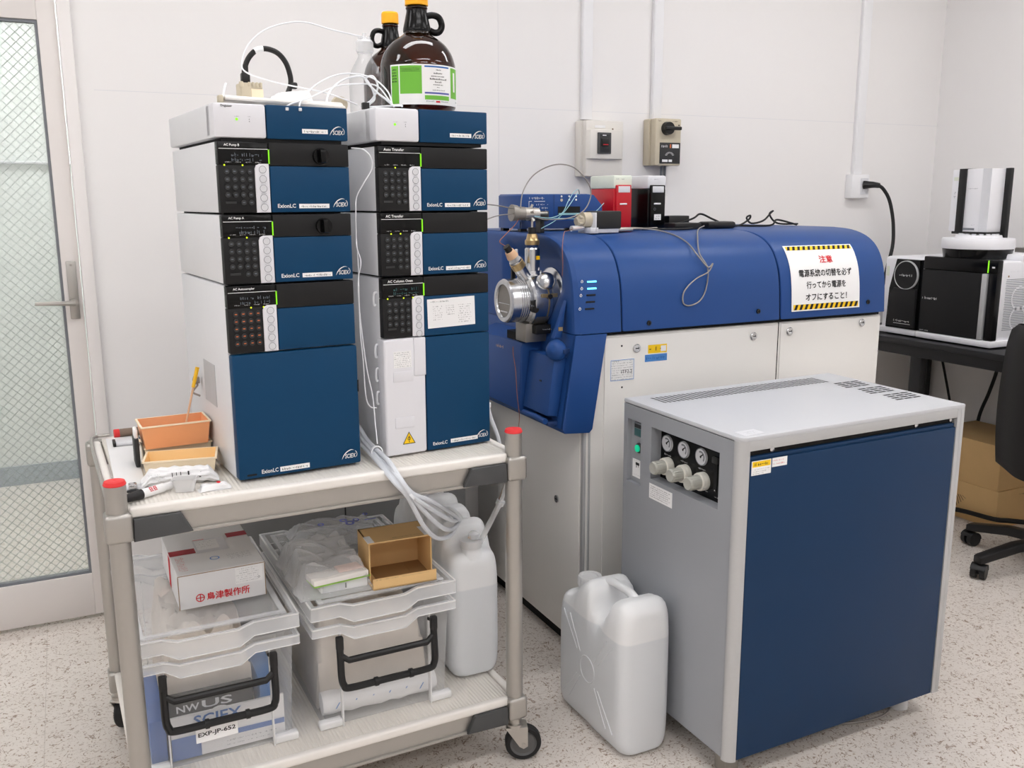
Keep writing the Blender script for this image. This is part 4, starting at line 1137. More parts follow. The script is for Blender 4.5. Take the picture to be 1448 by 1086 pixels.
def blob(m, x0, x1, y0, y1, z0, h, seed, name, label, cat, n=30, amp=0.03):
    rr = random.Random(seed)
    ph = [(rr.uniform(15, 60), rr.uniform(15, 60), rr.uniform(0, 6)) for _ in range(6)]
    b = MB(m)
    def fn(u, v):
        x, y = x0+(x1-x0)*u, y0+(y1-y0)*v
        e = min(u, 1-u, v, 1-v); w = min(1, e/0.10)**0.5
        nz = sum(abs(math.sin(fx*x+fy*y+p)) for fx, fy, p in ph)/6
        return (x, y, z0+w*(h-amp+amp*nz*1.6))
    b.grid(fn, n, n)
    return solo(b, name, label, cat)
blob('tan_cloth', 0.108, 0.296, 1.91, 2.29, ZS+0.008, 0.235, 11, 'packing_paper', 'crumpled beige packing paper filling the left storage box', 'packing paper', amp=0.09)
blob('tan_cloth', 0.432, 0.705, 1.928, 2.30, ZS+0.008, 0.20, 12, 'packing_paper', 'crumpled beige packing sheet in the middle storage box', 'packing paper', amp=0.08)
b = MB('paper'); b.tube([(0.435, 1.90, ZS+0.034), (0.57, 1.895, ZS+0.034), (0.705, 1.90, ZS+0.034)], lambda q_: 0.026+0.002*math.sin(q_*30), 14)
b.use('skyblue_ink')
for k in range(6):
    F = b.frame((0.46+0.04*k, 1.871, ZS+0.03)); b.poly(F, [(0, 0), (0.003, 0), (0.012, 0.014), (0.009, 0.014)], 0.0)
solo(b, 'wrap_roll', 'rolled white wrap with blue ticks, bottom of the middle storage box', 'packing roll')

# ------------------------------------------------------------------ things on the storage box lids
ZL = ZS+0.2985
t = thing('white_carton', 'white cardboard box with red Japanese lettering on left storage box', 'cardboard box', (0.243, 2.085, ZL), R(1.5))
b = MB('white_card'); w, d, h = 0.182, 0.272, 0.078
b.box(-w/2, w/2, -d/2, d/2, 0, h, 0.0015)
b.use('card_edge'); b.box(-w/2-0.0004, -w/2+0.0012, -d/2-0.0006, -d/2+0.001, 0, h-0.004); b.box(w/2-0.0012, w/2+0.0004, -d/2-0.0006, -d/2+0.001, 0, h-0.004); b.box(-w/2, w/2, -d/2-0.0006, -d/2+0.0008, h-0.003, h-0.0015)
F = b.frame((-w/2, -d/2-0.0004, 0))
b.use('red_ink'); b.ring(F, 0.043, 0.021, 0.0072, 0.0092, 0.0006, 30); b.rect(F, 0.0422, 0.0442, 0.012, 0.030, 0.0007); b.rect(F, 0.0342, 0.0522, 0.020, 0.022, 0.0007)
b.text(F, '島津製作所', 0.057, 0.0115, 0.0185, 'L', 0.0007, True, 0.090)
b.use('sticker'); b.rect(F, 0.118, 0.176, 0.036, 0.074, 0.0005)
b.use('grey_ink')
for k in range(7): b.scribble(F, 0.120+0.003*(k % 3), 0.168, 0.069-0.0048*k, 0.0022, 0.0008, 0.7)
b.ring(F, 0.168, 0.045, 0.002, 0.003, 0.0008, 4)
T = b.frame((-w/2, -d/2, h), (1, 0, 0), (0, 1, 0))
b.use('dark_red'); b.rect(T, 0.0, 0.056, 0.118, 0.150, 0.0006); b.rect(T, 0.136, w, 0.185, 0.215, 0.0006)
b.use('pale_grey'); b.rect(T, 0.058, 0.128, 0.112, 0.20, 0.0005); b.use('white_ink'); b.rect(T, 0.062, 0.11, 0.13, 0.19, 0.0008)
b.use('red_ink'); b.rect(T, 0.06, 0.085, 0.197, 0.200, 0.0009); 
for k in range(6): b.scribble(b.frame((-w/2+0.016, -d/2+0.02, h), (0, 1, 0), (-1, 0, 0)), 0.0, 0.085, 0.0+(-0.003)*k+0.006, 0.0028, 0.0008, 0.6)
b.use('grey_ink')
for k in range(5): b.scribble(T, 0.064, 0.105, 0.18-0.008*k, 0.003, 0.001, 0.6); b.scribble(T, 0.115, 0.165, 0.075-0.007*k, 0.003, 0.0008, 0.7)
b.use('skyblue_ink'); b.ring(T, 0.088, 0.068, 0.008, 0.0105, 0.0008)
b.build('carton_body', t)
b = MB('red_ink'); F = b.frame((-w/2-0.0004, -d/2+0.1, 0.0), (0, -1, 0)); b.rect(F, -0.05, -0.02, 0.004, h-0.004, 0.0003); b.build('side_band', t)

b = crumple(0.395, 0.560, 1.872, 2.135, ZL, lambda u, v: 0.046+0.012*math.sin(3*v), 60, 21, 0.026, 'bag_film')
solo(b, 'plastic_bag', 'clear crumpled plastic bag with small cartons inside, on middle storage box', 'plastic bag')
b = MB('sticker'); b.box(0.445, 0.552, 1.895, 1.96, ZL+0.001, ZL+0.024, 0.002); b.use('pale_grey'); b.box(0.450, 0.50, 1.8935, 1.897, ZL+0.002, ZL+0.020, 0.0005)
b.use('charcoal'); b.rect(b.frame((0.445, 1.8945, ZL)), 0.055, 0.058, 0.006, 0.018)
solo(b, 'small_carton', 'small white carton at the bottom inside the clear plastic bag', 'carton')
b = MB('tissue_box'); A = Matrix.Translation((0.490, 1.905, ZL+0.0275)) @ Matrix.Rotation(R(6), 4, 'Z'); b.box(-0.066, 0.062, -0.022, 0.03, 0.0, 0.013, 0.002, M=A); b.use('green_strip'); b.box(-0.066, 0.066, -0.023, 0.028, -0.002, 0.0, M=A); b.use('pink_card'); b.box(0.0, 0.055, -0.005, 0.032, 0.013, 0.016, 0.001, M=A)
solo(b, 'striped_carton', 'cream carton with green stripe inside the clear plastic bag', 'carton')
b = crumple(0.455, 0.690, 2.16, 2.315, ZL, lambda u, v: 0.022, 30, 31, 0.016, 'bag_print')
b.use('violet_ink')
for (x, y, r_) in ((0.60, 2.20, 0.012), (0.62, 2.215, 0.009), (0.59, 2.225, 0.010), (0.655, 2.25, 0.007), (0.53, 2.22, 0.008)):
    F = b.frame((x, y, ZL+0.043), (1, 0, 0), (0, 1, 0.1)); b.ring(F, 0, 0, r_*0.5, r_, 0)
F = b.frame((0.64, 2.20, ZL+0.044), (1, 0, 0), (0, 1, 0.1)); b.rect(F, 0, 0.03, 0, 0.005, 0)
solo(b, 'printed_bag', 'crumpled plastic bag with blue print behind the brown carton', 'plastic bag')

t = thing('brown_carton', 'open brown cardboard carton on the middle storage box', 'cardboard box', (0.632, 1.925, ZL), R(-2))
b = MB('brown_card'); w, d, h, th = 0.148, 0.130, 0.100, 0.003
b.box(-w/2, w/2, -d/2, d/2, 0, th); b.box(-w/2, w/2, d/2-th, d/2, 0, h)
b.box(-w/2, -w/2+th, -d/2+0.03, d/2, 0, h); b.box(w/2-th, w/2, -d/2+0.03, d/2, 0, h)
b.box(-w/2, w/2, -d/2+0.03, d/2, h-th, h)
b.box(-w/2, w/2, -d/2, -d/2+th, 0, 0.026)
b.use('brown_dark'); b.box(-w/2+0.02, w/2-0.004, -d/2+0.04, d/2-0.006, th, th+0.001); b.box(0.030, 0.032, -d/2+0.02, d/2-0.02, th+0.001, th+0.0016)
b.use('black_ink'); F = b.frame((-w/2, -d/2-0.0002, 0)); b.scribble(F, 0.005, 0.06, 0.0225, 0.002, 0.0004); b.scribble(F, 0.065, 0.13, 0.0225, 0.002, 0.0004, 0.9)
T = b.frame((-w/2, -d/2+0.03, h), (1, 0, 0), (0, 1, 0)); b.scribble(T, 0.06, 0.125, 0.012, 0.004, 0.0004, 0.9)
b.build('carton_body', t)
b = MB('sticker'); b.box(-w/2-0.0006, -w/2+0.014, -d/2+0.032, -d/2+0.075, h-0.002, h+0.0006); b.box(w/2-0.016, w/2+0.0006, -d/2+0.032, -d/2+0.09, h-0.002, h+0.0006); b.build('tape_strip', t, 'white tape strips')

# ------------------------------------------------------------------ jerry cans
def can_material(name, level):
    m = MATS['can_plastic'].copy(); m.name = name; nt = m.node_tree
    tc = nt.nodes.new('ShaderNodeTexCoord'); sp = nt.nodes.new('ShaderNodeSeparateXYZ'); nt.links.new(tc.outputs['Object'], sp.inputs[0])
    mr = nt.nodes.new('ShaderNodeMapRange'); mr.inputs['From Min'].default_value = level-0.002; mr.inputs['From Max'].default_value = level+0.002
    nt.links.new(sp.outputs[2], mr.inputs['Value'])
    mx = nt.nodes.new('ShaderNodeMix'); mx.data_type = 'RGBA'
    mx.inputs[6].default_value = (*lin((232, 235, 238)), 1); mx.inputs[7].default_value = (*lin((247, 248, 249)), 1)   # liquid shows through below its level
    nt.links.new(mr.outputs[0], mx.inputs[0])
    for nd in nt.nodes:
        if nd.type == 'BSDF_PRINCIPLED': nt.links.new(mx.outputs[2], nd.inputs['Base Color'])
        if nd.type == 'BSDF_TRANSLUCENT': nt.links.new(mx.outputs[2], nd.inputs['Color'])
    MATS[name] = m
def jerry(loc, rz, label, L, Wd, H, level, mname, cap=True, emboss=True):
    can_material(mname, level)
    t = thing('jerry_can', label, 'jerry can', loc, rz)
    # top line along the can, 0 = front end, 1 = cap end
    prof = [(0, 0.985), (0.10, 1.0), (0.20, 0.985), (0.27, 0.90), (0.33, 0.80), (0.40, 0.775), (0.47, 0.83), (0.53, 0.965), (0.60, 0.99), (0.68, 0.95), (0.75, 0.86), (0.85, 0.83), (1.0, 0.82)]
    def top(s):
        for (a, x), (c, y) in zip(prof, prof[1:]):
            if a <= s <= c:
                k = (s-a)/(c-a); k = k*k*(3-2*k); return H*(x+(y-x)*k)
        return H*prof[-1][1]
    b = MB(mname); n = 40; ss = []
    rr = 0.032
    for i in range(7): a = i/6*PI/2; ss.append((rr*(1-math.cos(a)), rr*(1-math.sin(a))))
    ys = [(y, ins) for y, ins in ss]+[(rr+(L-2*rr)*i/34, 0.0) for i in range(1, 34)]+[(L-y, ins) for y, ins in ss[::-1]]
    vs = []
    for y, ins in ys:
        zt = top(y/L)-ins*0.9; zb = ins*0.35; hw = Wd/2-ins*0.9
        hh = (zt-zb)/2; zc = (zt+zb)/2
        for k in range(n):
            a = 2*PI*k/n; ca, sa = math.cos(a), math.sin(a)
            ex = 2/7.0
            px = hw*math.copysign(abs(ca)**ex, ca)
            ez = 2/7.0 if sa < 0 else 2/4.5
            pz = hh*math.copysign(abs(sa)**ez, sa)
            if sa > 0 and abs(ca) > 0: px *= 1-0.10*max(0, (sa-0.8)/0.2)**2
            vs.append((px, y-L/2, zc+pz))
    m_ = len(ys)
    b.add(vs, [(j*n+k, j*n+(k+1) % n, (j+1)*n+(k+1) % n, (j+1)*n+k) for j in range(m_-1) for k in range(n)]+[tuple(range(n))[::-1], tuple((m_-1)*n+k for k in range(n))])
    if emboss:
        for sx in (-1, 1):
            x = sx*(Wd/2-0.0006); cy, cz = 0.0, H*0.42
            b.tube([(x, cy+0.034*math.cos(2*PI*i/16), cz+0.034*math.sin(2*PI*i/16)) for i in range(16)], 0.0022, 6, 2, closed=True)
            for (dy, dz) in ((-1, 1), (1, 1), (-1, -1), (1, -1)):
                for o in (-0.016, 0.016):
                    b.tube([(x, cy+dy*(0.036+abs(o)*0.4)+o*0.5, cz+dz*0.034), (x, cy+dy*0.105+o, cz+dz*0.115)], 0.0020, 6, 0)
    b.build('body', t, ang=1.4)
    b = MB(mname)
    y1, y2 = (0.15-0.5)*L, (0.60-0.5)*L
    b.tube([(0, y1, H*0.955), (0, y1+0.03, H*0.985), (0, (y1+y2)/2, H*0.985), (0, y2-0.03, H*0.98), (0, y2, H*0.955)], 0.0105, 10, 4)
    b.build('handle', t, ang=1.2)
    yc = (0.855-0.5)*L; zc = H*0.82
    b = MB(mname); b.lathe([(0.030, zc-0.012), (0.024, zc+0.004), (0.022, zc+0.014), (0.022, zc+0.03)], 26, Matrix.Translation((0, yc, 0))); b.build('neck', t, ang=1.2)
    if cap:
        b = MB('cup_plastic'); M_ = Matrix.Translation((0, yc, 0))
        b.lathe([(0.0265, zc+0.010), (0.0320, zc+0.010), (0.0320, zc+0.034), (0.0295, zc+0.038), (0.022, zc+0.038), (0.020, zc+0.034), (0.0, zc+0.034)], 30, M_)
        for k in range(30): a = 2*PI*k/30; b.box(-0.0008, 0.0008, 0.0316, 0.0327, zc+0.014, zc+0.033, M=M_ @ Matrix.Rotation(a, 4, 'Z'))
        b.build('cap', t)
    else:
        b = MB('cup_plastic'); M_ = Matrix.Translation((0, yc, 0))
        b.lathe([(0.0225, zc+0.012), (0.0265, zc+0.012), (0.0265, zc+0.030), (0.0235, zc+0.032), (0.0, zc+0.030)], 28, M_)
        b.use('clear_rim'); b.lathe([(0.013, zc+0.030), (0.013, zc+0.044), (0.008, zc+0.049), (0.0, zc+0.050)], 16, Matrix.Translation((-0.008, yc, 0)))
        b.use('wood'); b.cyl((0.0, yc-0.008, zc+0.029), (0.0, yc-0.008, zc+0.033), 0.004, n=10)
        b.build('cap', t)
    return t
jerry((1.162, 1.828, 0.001), R(0), 'white jerry can standing on the floor between cart and grey cabinet', 0.318, 0.146, 0.392, 0.295, 'can_floor')
jerry((0.827, 2.022, ZS), R(180), 'white jerry can with tubes in its cap, front of lower shelf', 0.222, 0.132, 0.385, 0.232, 'can_front', False, False)
jerry((0.827, 2.255, ZS), R(0), 'white jerry can at the back of lower shelf', 0.222, 0.132, 0.395, 0.22, 'can_back', True, False)
t = thing('pipette', 'glass transfer pipette leaning in the front jerry can', 'pipette', (0.868, 1.94, 0.51))
b = MB('syringe_clear', t); b.cyl((0.850, 1.945, 0.50), (0.886, 1.905, 0.606), 0.0068, n=14); b.cyl((0.886, 1.905, 0.606), (0.8895, 1.901, 0.616), 0.0105, n=14); b.cyl((0.8895, 1.901, 0.616), (0.906, 1.882, 0.70), 0.0045, n=12); b.build('barrel', t)
b = MB('tan_rail', t); b.cyl((0.870, 1.922, 0.56), (0.905, 1.883, 0.697), 0.0016, n=8); b.build('plunger', t)
b = MB('red_ink', t); b.cyl((0.906, 1.882, 0.699), (0.9065, 1.8815, 0.704), 0.006, n=12); b.build('tip', t, 'red tip')
line_tube('tubing', 'milky tube with white connector running down right of the right tower', 'tubing', [[(0.895, 2.03, 1.0), (0.896, 2.0, 0.92), (0.897, 2.0, 0.851), (0.908, 2.0, 0.80), (0.922, 1.99, 0.752), (0.93, 1.98, 0.70)]], 0.0050, 'tube_milky', clips=[((0.901, 2.0, 0.830), 0.006, 'tube_white')])

# ------------------------------------------------------------------ mass spectrometer
MX0, MX1, MY0, MY1 = 1.245, 2.335, 2.12, 2.86
t = thing('mass_spectrometer', 'large blue-topped white floor-standing mass spectrometer by the back wall', 'lab instrument', (MX0, MY0, 0))
MS = t
b = MB('ms_white', t); b.box(MX0, MX1, MY0, MY1, 0.052, 0.957, 0.005)
b.use('gap_black'); b.box(MX0+0.03, MX1-0.03, MY0+0.04, MY1-0.04, 0.0, 0.056); b.box(MX0+0.012, MX1-0.012, MY0+0.008, MY1-0.02, 0.95, 0.968)
b.box(1.9135, 1.9165, MY0-0.0006, MY0+0.002, 0.06, 0.957)
b.build('cabinet', t)
b = MB('ms_white', t); b.box(MX0+0.06, 1.908, MY0-0.004, MY0+0.002, 0.07, 0.951, 0.002); b.build('front_panel', t)
b = MB('ms_white', t); b.box(1.922, MX1-0.004, MY0-0.004, MY0+0.002, 0.07, 0.953, 0.002); b.build('front_panel', t)
b = MB('ms_white', t); b.box(MX0-0.004, MX0+0.002, MY0+0.02, MY1-0.02, 0.075, 0.69, 0.002); b.build('end_panel', t)
b = MB('gen_silver', t); b.box(MX0-0.0035, MX0+0.004, MY0-0.0035, MY0+0.012, 0.056, 0.70, 0.002); b.box(MX0+0.012, MX0+0.018, MY0-0.003, MY0+0.002, 0.056, 0.72, 0.001); b.build('corner_profile', t, 'silver corner profile')
for (x, z) in ((1.407, 0.916), (1.817, 0.922), (1.955, 0.928), (2.25, 0.936)):
    b = MB('chrome', t); b.lathe([(0.012, 0), (0.012, 0.003), (0.010, 0.005), (0.006, 0.005), (0.006, 0.003), (0, 0.003)], 22, Matrix.Translation((x, MY0-0.004, z)) @ Matrix.Rotation(PI/2, 4, 'X'))
    b.use('gap_black'); b.box(x-0.005, x+0.005, MY0-0.0085, MY0-0.007, z-0.001, z+0.001); b.build('panel_lock', t, 'chrome panel lock')
b = MB('chrome', t); b.lathe([(0.011, 0), (0.011, 0.004), (0.006, 0.005), (0.0, 0.004)], 20, Matrix.Translation((MX0-0.004, 2.266, 0.46)) @ Matrix.Rotation(-PI/2, 4, 'Y')); b.use('gap_black'); b.box(MX0-0.010, MX0-0.008, 2.260, 2.272, 0.459, 0.461); b.build('panel_lock', t, 'chrome panel lock')
def ms_sticker(m, x0, x1, z0, z1, nm, lab, ink, rows, h):
    b = MB(m, t); F = b.frame((x0, MY0-0.0042, z0)); b.plate(F, 0, x1-x0, 0, z1-z0, 0.0006)
    b.use(ink)
    for k in range(rows): b.scribble(F, 0.004, (x1-x0)*0.93, (z1-z0)*(1-(k+0.85)/(rows+0.2)), h, 0.0008, 0.85)
    return b, F
b, F = ms_sticker('yellow_ink', 1.445, 1.508, 0.898, 0.922, 0, 0, 'black_ink', 1, 0.014); b.use('sticker'); b.rect(F, 0.042, 0.06, 0.004, 0.020, 0.0009); b.build('caution_sticker', t, 'yellow caution sticker')
b, F = ms_sticker('skyblue_ink', 1.435, 1.509, 0.875, 0.895, 0, 0, 'blue_ink', 1, 0.009); b.build('blue_sticker', t, 'light blue sticker')
b, F = ms_sticker('sticker', 1.322, 1.400, 0.829, 0.889, 0, 0, 'grey_ink', 9, 0.0034)
b.use('skyblue_ink'); b.ring(F, 0.039, 0.030, 0.0518, 0.0535, 0.0009, 4, R(45), R(45)+2*PI) if False else None
for r4 in ((0.001, 0.077, 0.001, 0.0024), (0.001, 0.077, 0.0576, 0.059), (0.001, 0.0024, 0.001, 0.059), (0.0756, 0.077, 0.001, 0.059)): b.rect(F, *r4, 0.0009)
b.use('black_ink'); b.text(F, 'ITF2.2', 0.036, 0.020, 0.010, z=0.0010); b.scribble(F, 0.012, 0.03, 0.053, 0.004, 0.001)
b.build('inspection_sticker', t, 'white inspection sticker with blue border')
b = MB('black_ink', t)
for x, z in ((1.358, 0.926), (1.361, 0.81)): b.disc(b.frame((x, MY0-0.0042, z)), 0, 0, 0.003, 0.0004, 10)
b.build('panel_hole', t)

PROF = [(2.104, 0.968), (2.110, 1.05), (2.118, 1.10), (2.130, 1.135), (2.150, 1.168), (2.180, 1.194), (2.220, 1.212), (2.270, 1.223), (2.340, 1.228)]
PF = [(p.x, p.z) for p in crom([(a, 0, c) for a, c in PROF], 4)]
BACK = [(2.80, 1.228), (2.84, 1.215), (2.855, 1.18), (2.855, 0.968)]
def yz(z):
    for (a, c), (a2, c2) in zip(PF, PF[1:]):
        if c <= z <= c2 and c2 > c: return a+(a2-a)*(z-c)/(c2-c)
    return PF[0][0] if z < PF[0][1] else PF[-1][0]
for (x0, x1) in ((1.3535, 1.9045), (1.9095, MX1)):
    b = MB('ms_blue', t); b.prism(PF+BACK, 'x', x0, x1, 0.005, 3)
    b.build('top_cover', t, ang=0.5)
b = MB('gap_black', t); b.prism([(y+0.006, z-0.006 if z > 1.0 else z) for y, z in PF]+[(2.79, 1.218), (2.84, 1.17), (2.84, 0.968)], 'x', 1.349, 2.32); b.build('inner_frame', t)
for (x, z) in ((1.438, 0.986), (1.822, 0.997), (2.26, 1.002)):
    b = MB('black_plastic', t); b.lathe([(0.007, 0), (0.007, 0.003), (0.003, 0.003), (0.0025, 0.001), (0, 0.001)], 16, Matrix.Translation((x, yz(z), z)) @ Matrix.Rotation(PI/2, 4, 'X')); b.build('cover_screw', t)
# head with the source opening: smooth scooped end face
XE, XS = 1.205, 1.3475
def sstep(a, c, v):
    k = max(0, min(1, (v-a)/(c-a))); return k*k*(3-2*k)
b = MB('ms_blue', t)
def head(u, v):
    z = 0.968+(1.2275-0.968)*v
    yf = yz(z); y = yf+(2.855-yf)*u
    ey = 2.165+max(0, 1.075-z)*0.95
    dep = sstep(ey, ey+0.095, y)*(1-sstep(2.50, 2.56, y))*(1-sstep(1.150, 1.222, z))
    d = min((y-yf), 0.014)/0.014; rnd_ = 0.014*(1-math.sqrt(max(0, 1-(1-d)**2)))
    dz = min((1.2285-z), 0.012)/0.012; rz_ = 0.012*(1-math.sqrt(max(0, 1-(1-dz)**2)))
    return (XE+max(rnd_, rz_)+0.036*dep, y, z)
b.grid(head, 110, 50)
sk = PF+BACK[:1]+[(2.855, 1.2275), (2.855, 0.968)]
b.add([(XE+0.0135, y, z) for y, z in sk]+[(XS, y, z) for y, z in sk], [(i, i+1, len(sk)+i+1, len(sk)+i) for i in range(len(sk)-1)])
b.add([(XS, y, z) for y, z in sk], [tuple(range(len(sk)))])
b.build('source_head', t, ang=0.7)
# skirt under the head
b = MB('ms_blue', t)
b.prism([(1.168, 0.712), (1.176, 0.700), (1.252, 0.694), (1.262, 0.704), (1.304, 0.966), (1.206, 0.966)], 'y', 2.103, 2.119, 0.004)
b.prism([(1.168, 0.712), (1.176, 0.700), (1.2405, 0.700), (1.2405, 0.966), (1.206, 0.966)], 'y', 2.104, 2.72, 0.004)
b.build('front_skirt', t)
b = MB('ms_blue', t)
b.prism([(1.128, 0.735), (1.136, 0.727), (1.185, 0.722), (1.20, 0.945), (1.140, 0.925), (1.134, 0.915)], 'y', 2.285, 2.60, 0.005, 3)
b.use('gap_black'); b.box(1.145, 1.20, 2.30, 2.40, 0.926, 0.950)
F = b.frame((1.1335, 2.45, 0.895), (0, -1, 0), (0.05, 0, 1)); b.use('wood'); b.scribble(F, 0.0, 0.05, 0.0, 0.011, 0.001, 0.9)
b.build('source_block', t)
b = MB('ms_blue', t); b.prism([(1.138, 0.748), (1.170, 0.742), (1.197, 0.905), (1.158, 0.905)], 'y', 2.135, 2.283, 0.004)
b.use('ms_blue_dark'); b.box(1.140, 1.175, 2.137, 2.268, 0.718, 0.730, 0.003)
b.use('black_ink'); b.box(1.1465, 1.160, 2.19, 2.20, 0.832, 0.836)
b.build('access_flap', t)
b = MB('ms_blue', t); b.tube([(1.134, 2.140, 0.732), (1.132, 2.20, 0.735), (1.134, 2.270, 0.732)], 0.008, 10); b.build('flap_handle', t)
b = MB('ms_blue', t); A = Matrix.Translation((1.172, 2.142, 0.925)) @ Matrix.Rotation(R(35), 4, 'Z') @ Matrix.Rotation(-PI/2, 4, 'Y')
b.lathe([(0.024, -0.006), (0.0285, 0.002), (0.029, 0.010), (0.025, 0.022), (0.016, 0.031), (0.0, 0.034)], 26, A); b.use('ms_blue_dark'); b.box(-0.006, 0.006, -0.032, -0.026, -0.01, 0.02, 0.002, M=A)
b.build('latch_knob', t, ang=1.0)
b = MB('ms_blue', t); b.prism([(1.165, 0.955), (1.190, 0.955), (1.204, 1.055)], 'y', 2.150, 2.170, 0.003); b.use('brass'); b.box(1.178, 1.190, 2.147, 2.151, 0.975, 0.985); b.build('hinge_fin', t)
# status lights
for k, (z, x) in enumerate(((1.106, 1.252), (1.088, 1.250), (1.071, 1.246), (1.053, 1.243), (1.035, 1.240))):
    y = yz(z)
    b = MB('led_cyan' if k < 2 else 'gap_black', t)
    b.box(x-0.004, x+0.024, y-0.0022, y+0.002, z-0.0022, z+0.0022, 0.001); b.build('status_light', t)
b = MB('white_ink', t)
for z, x in ((1.107, 1.232), (1.089, 1.229), (1.071, 1.225), (1.036, 1.220)):
    F = b.frame((x, yz(z)-0.0004, z)); b.ring(F, 0, 0, 0.0024, 0.0040, 0.0004, 12); b.rect(F, -0.0006, 0.0006, 0.0, 0.0055, 0.0004)
b.build('status_icon', t)

# ion source
def AX(x, y, z, e=0.0): return Matrix.Translation((x, y, z)) @ Matrix.Rotation(-PI/2, 4, 'Y')
SY, SZ = 2.300, 1.046
t = thing('ion_source', 'polished steel ion source barrel with round window on the blue machine', 'ion source', (1.10, SY, 0.93))
b = MB('chrome', t)
A = AX(1.2435, SY, SZ) @ Matrix.Diagonal((1, 1, 0.74, 1))
b.lathe([(0.0, 0.0), (0.086, 0.0), (0.088, 0.004), (0.088, 0.012), (0.083, 0.018), (0.074, 0.022), (0.072, 0.050), (0.074, 0.054), (0.074, 0.122), (0.070, 0.130), (0.062, 0.134), (0.060, 0.136)], 48, A)
for k in range(4): b.lathe([(0.058, 0.136+0.009*k), (0.0605, 0.138+0.009*k), (0.0605, 0.142+0.009*k), (0.058, 0.145+0.009*k)], 44, A)
b.use('dull_metal'); b.lathe([(0.0743, 0.060), (0.0747, 0.062), (0.0747, 0.112), (0.0743, 0.114)], 24, A @ Matrix.Rotation(R(160), 4, 'Z'), arc=(0, R(75)))
b.use('chrome')
b.lathe([(0.058, 0.170), (0.061, 0.173), (0.061, 0.208), (0.058, 0.214), (0.046, 0.214), (0.044, 0.208)], 48, A)
b.use('brass'); b.lathe([(0.0725, 0.0655), (0.0746, 0.067), (0.0746, 0.073), (0.0725, 0.0745)], 40, A)
b.build('barrel', t, ang=0.5)
b = MB('dull_metal', t); b.lathe([(0.045, 0.207), (0.0, 0.207)], 36, A); b.use('chrome'); b.box(1.0885, 1.0905, SY-0.035, SY+0.035, SZ-0.008, SZ-0.006); b.box(1.0885, 1.0905, SY-0.022, SY+0.022, SZ-0.032, SZ-0.028); b.build('window', t)
b = MB('chrome', t); b.lathe([(0.030, 0), (0.029, 0.02), (0.026, 0.036)], 30, Matrix.Translation((1.176, SY, SZ+0.045))); b.lathe([(0.021, 0), (0.021, 0.075), (0.018, 0.079), (0.0, 0.079)], 30, Matrix.Translation((1.176, SY, SZ+0.065)))
b.use('yellow_ink'); b.box(1.178, 1.188, SY-0.023, SY-0.018, SZ+0.112, SZ+0.122)
b.use('ms_blue_dark'); b.cyl((1.176, SY, SZ+0.143), (1.176, SY, SZ+0.152), 0.017)
b.use('brass'); b.lathe([(0.0195, 0.0), (0.0205, 0.003), (0.0205, 0.012), (0.0165, 0.016), (0.0135, 0.030), (0.0, 0.030)], 24, Matrix.Translation((1.176, SY, SZ+0.152)))
b.use('black_plastic'); b.cyl((1.176, SY, SZ+0.181), (1.176, SY, SZ+0.200), 0.0115); b.use('steel'); b.cyl((1.176, SY, SZ+0.20), (1.176, SY, SZ+0.205), 0.003, n=10)
b.build('vertical_probe', t)
b = MB('chrome', t); p0, p1 = Vector((1.165, SY-0.005, SZ+0.045)), Vector((1.085, SY-0.025, SZ+0.150)); d = (p1-p0).normalized()
b.cyl(p0, p0+d*0.085, 0.019, 0.018, 24); b.use('brass'); b.cyl(p0+d*0.060, p0+d*0.080, 0.0195, n=24); b.use('syringe_clear'); b.cyl(p0+d*0.085, p0+d*0.102, 0.016, n=20); b.use('wood'); b.cyl(p0+d*0.098, p0+d*0.118, 0.017, 0.013, 20); b.use('black_plastic'); b.cyl(p0+d*0.118, p0+d*0.135, 0.010, n=16)
b.build('angled_heater', t)
b = MB('sticker', t); b.box(1.094, 1.100, SY-0.045, SY-0.035, SZ+0.062, SZ+0.108, 0.002) if False else b.box(1.138, 1.146, SY+0.028, SY+0.034, SZ+0.08, SZ+0.14, 0.002)
b.use('black_plastic'); b.box(1.126, 1.138, SY+0.026, SY+0.036, SZ+0.055, SZ+0.10, 0.002); b.build('side_connector', t)
b = MB('chrome', t); A2 = Matrix.Translation((1.192, SY-0.050, SZ+0.052)) @ Matrix.Rotation(R(55), 4, 'X') @ Matrix.Rotation(R(-20), 4, 'Y')
b.lathe([(0.026, -0.02), (0.026, 0.006), (0.022, 0.016), (0.012, 0.022), (0.0, 0.023)], 28, A2); b.build('dome_knob', t, ang=1.0)
b = MB('black_plastic', t); b.box(1.158, 1.238, SY-0.058, SY+0.045, SZ-0.092, SZ-0.066, 0.004); b.use('white_ink'); b.scribble(b.frame((1.178, SY-0.0585, SZ-0.084)), 0, 0.04, 0.003, 0.006)
b.use('black_plastic'); b.cyl((1.150, SY-0.058, SZ-0.02), (1.150, SY-0.072, SZ-0.02), 0.010, n=14); b.cyl((1.150, SY-0.058, SZ-0.002), (1.150, SY-0.072, SZ-0.002), 0.009, n=14); b.build('latch', t)
b = MB('brass', t)
for x in (1.168, 1.196): b.box(x, x+0.020, SY-0.0760, SY-0.0745, SZ+0.012, SZ+0.022)
b.use('black_plastic'); b.cyl((1.192, SY-0.070, SZ+0.014), (1.192, SY-0.080, SZ+0.014), 0.007, n=12); b.build('warning_tag', t, 'yellow tag band')
b = MB('dull_metal', t); b.box(1.138, 1.205, SY-0.035, SY+0.03, 0.930, SZ-0.063, 0.003); b.build('foot_block', t)

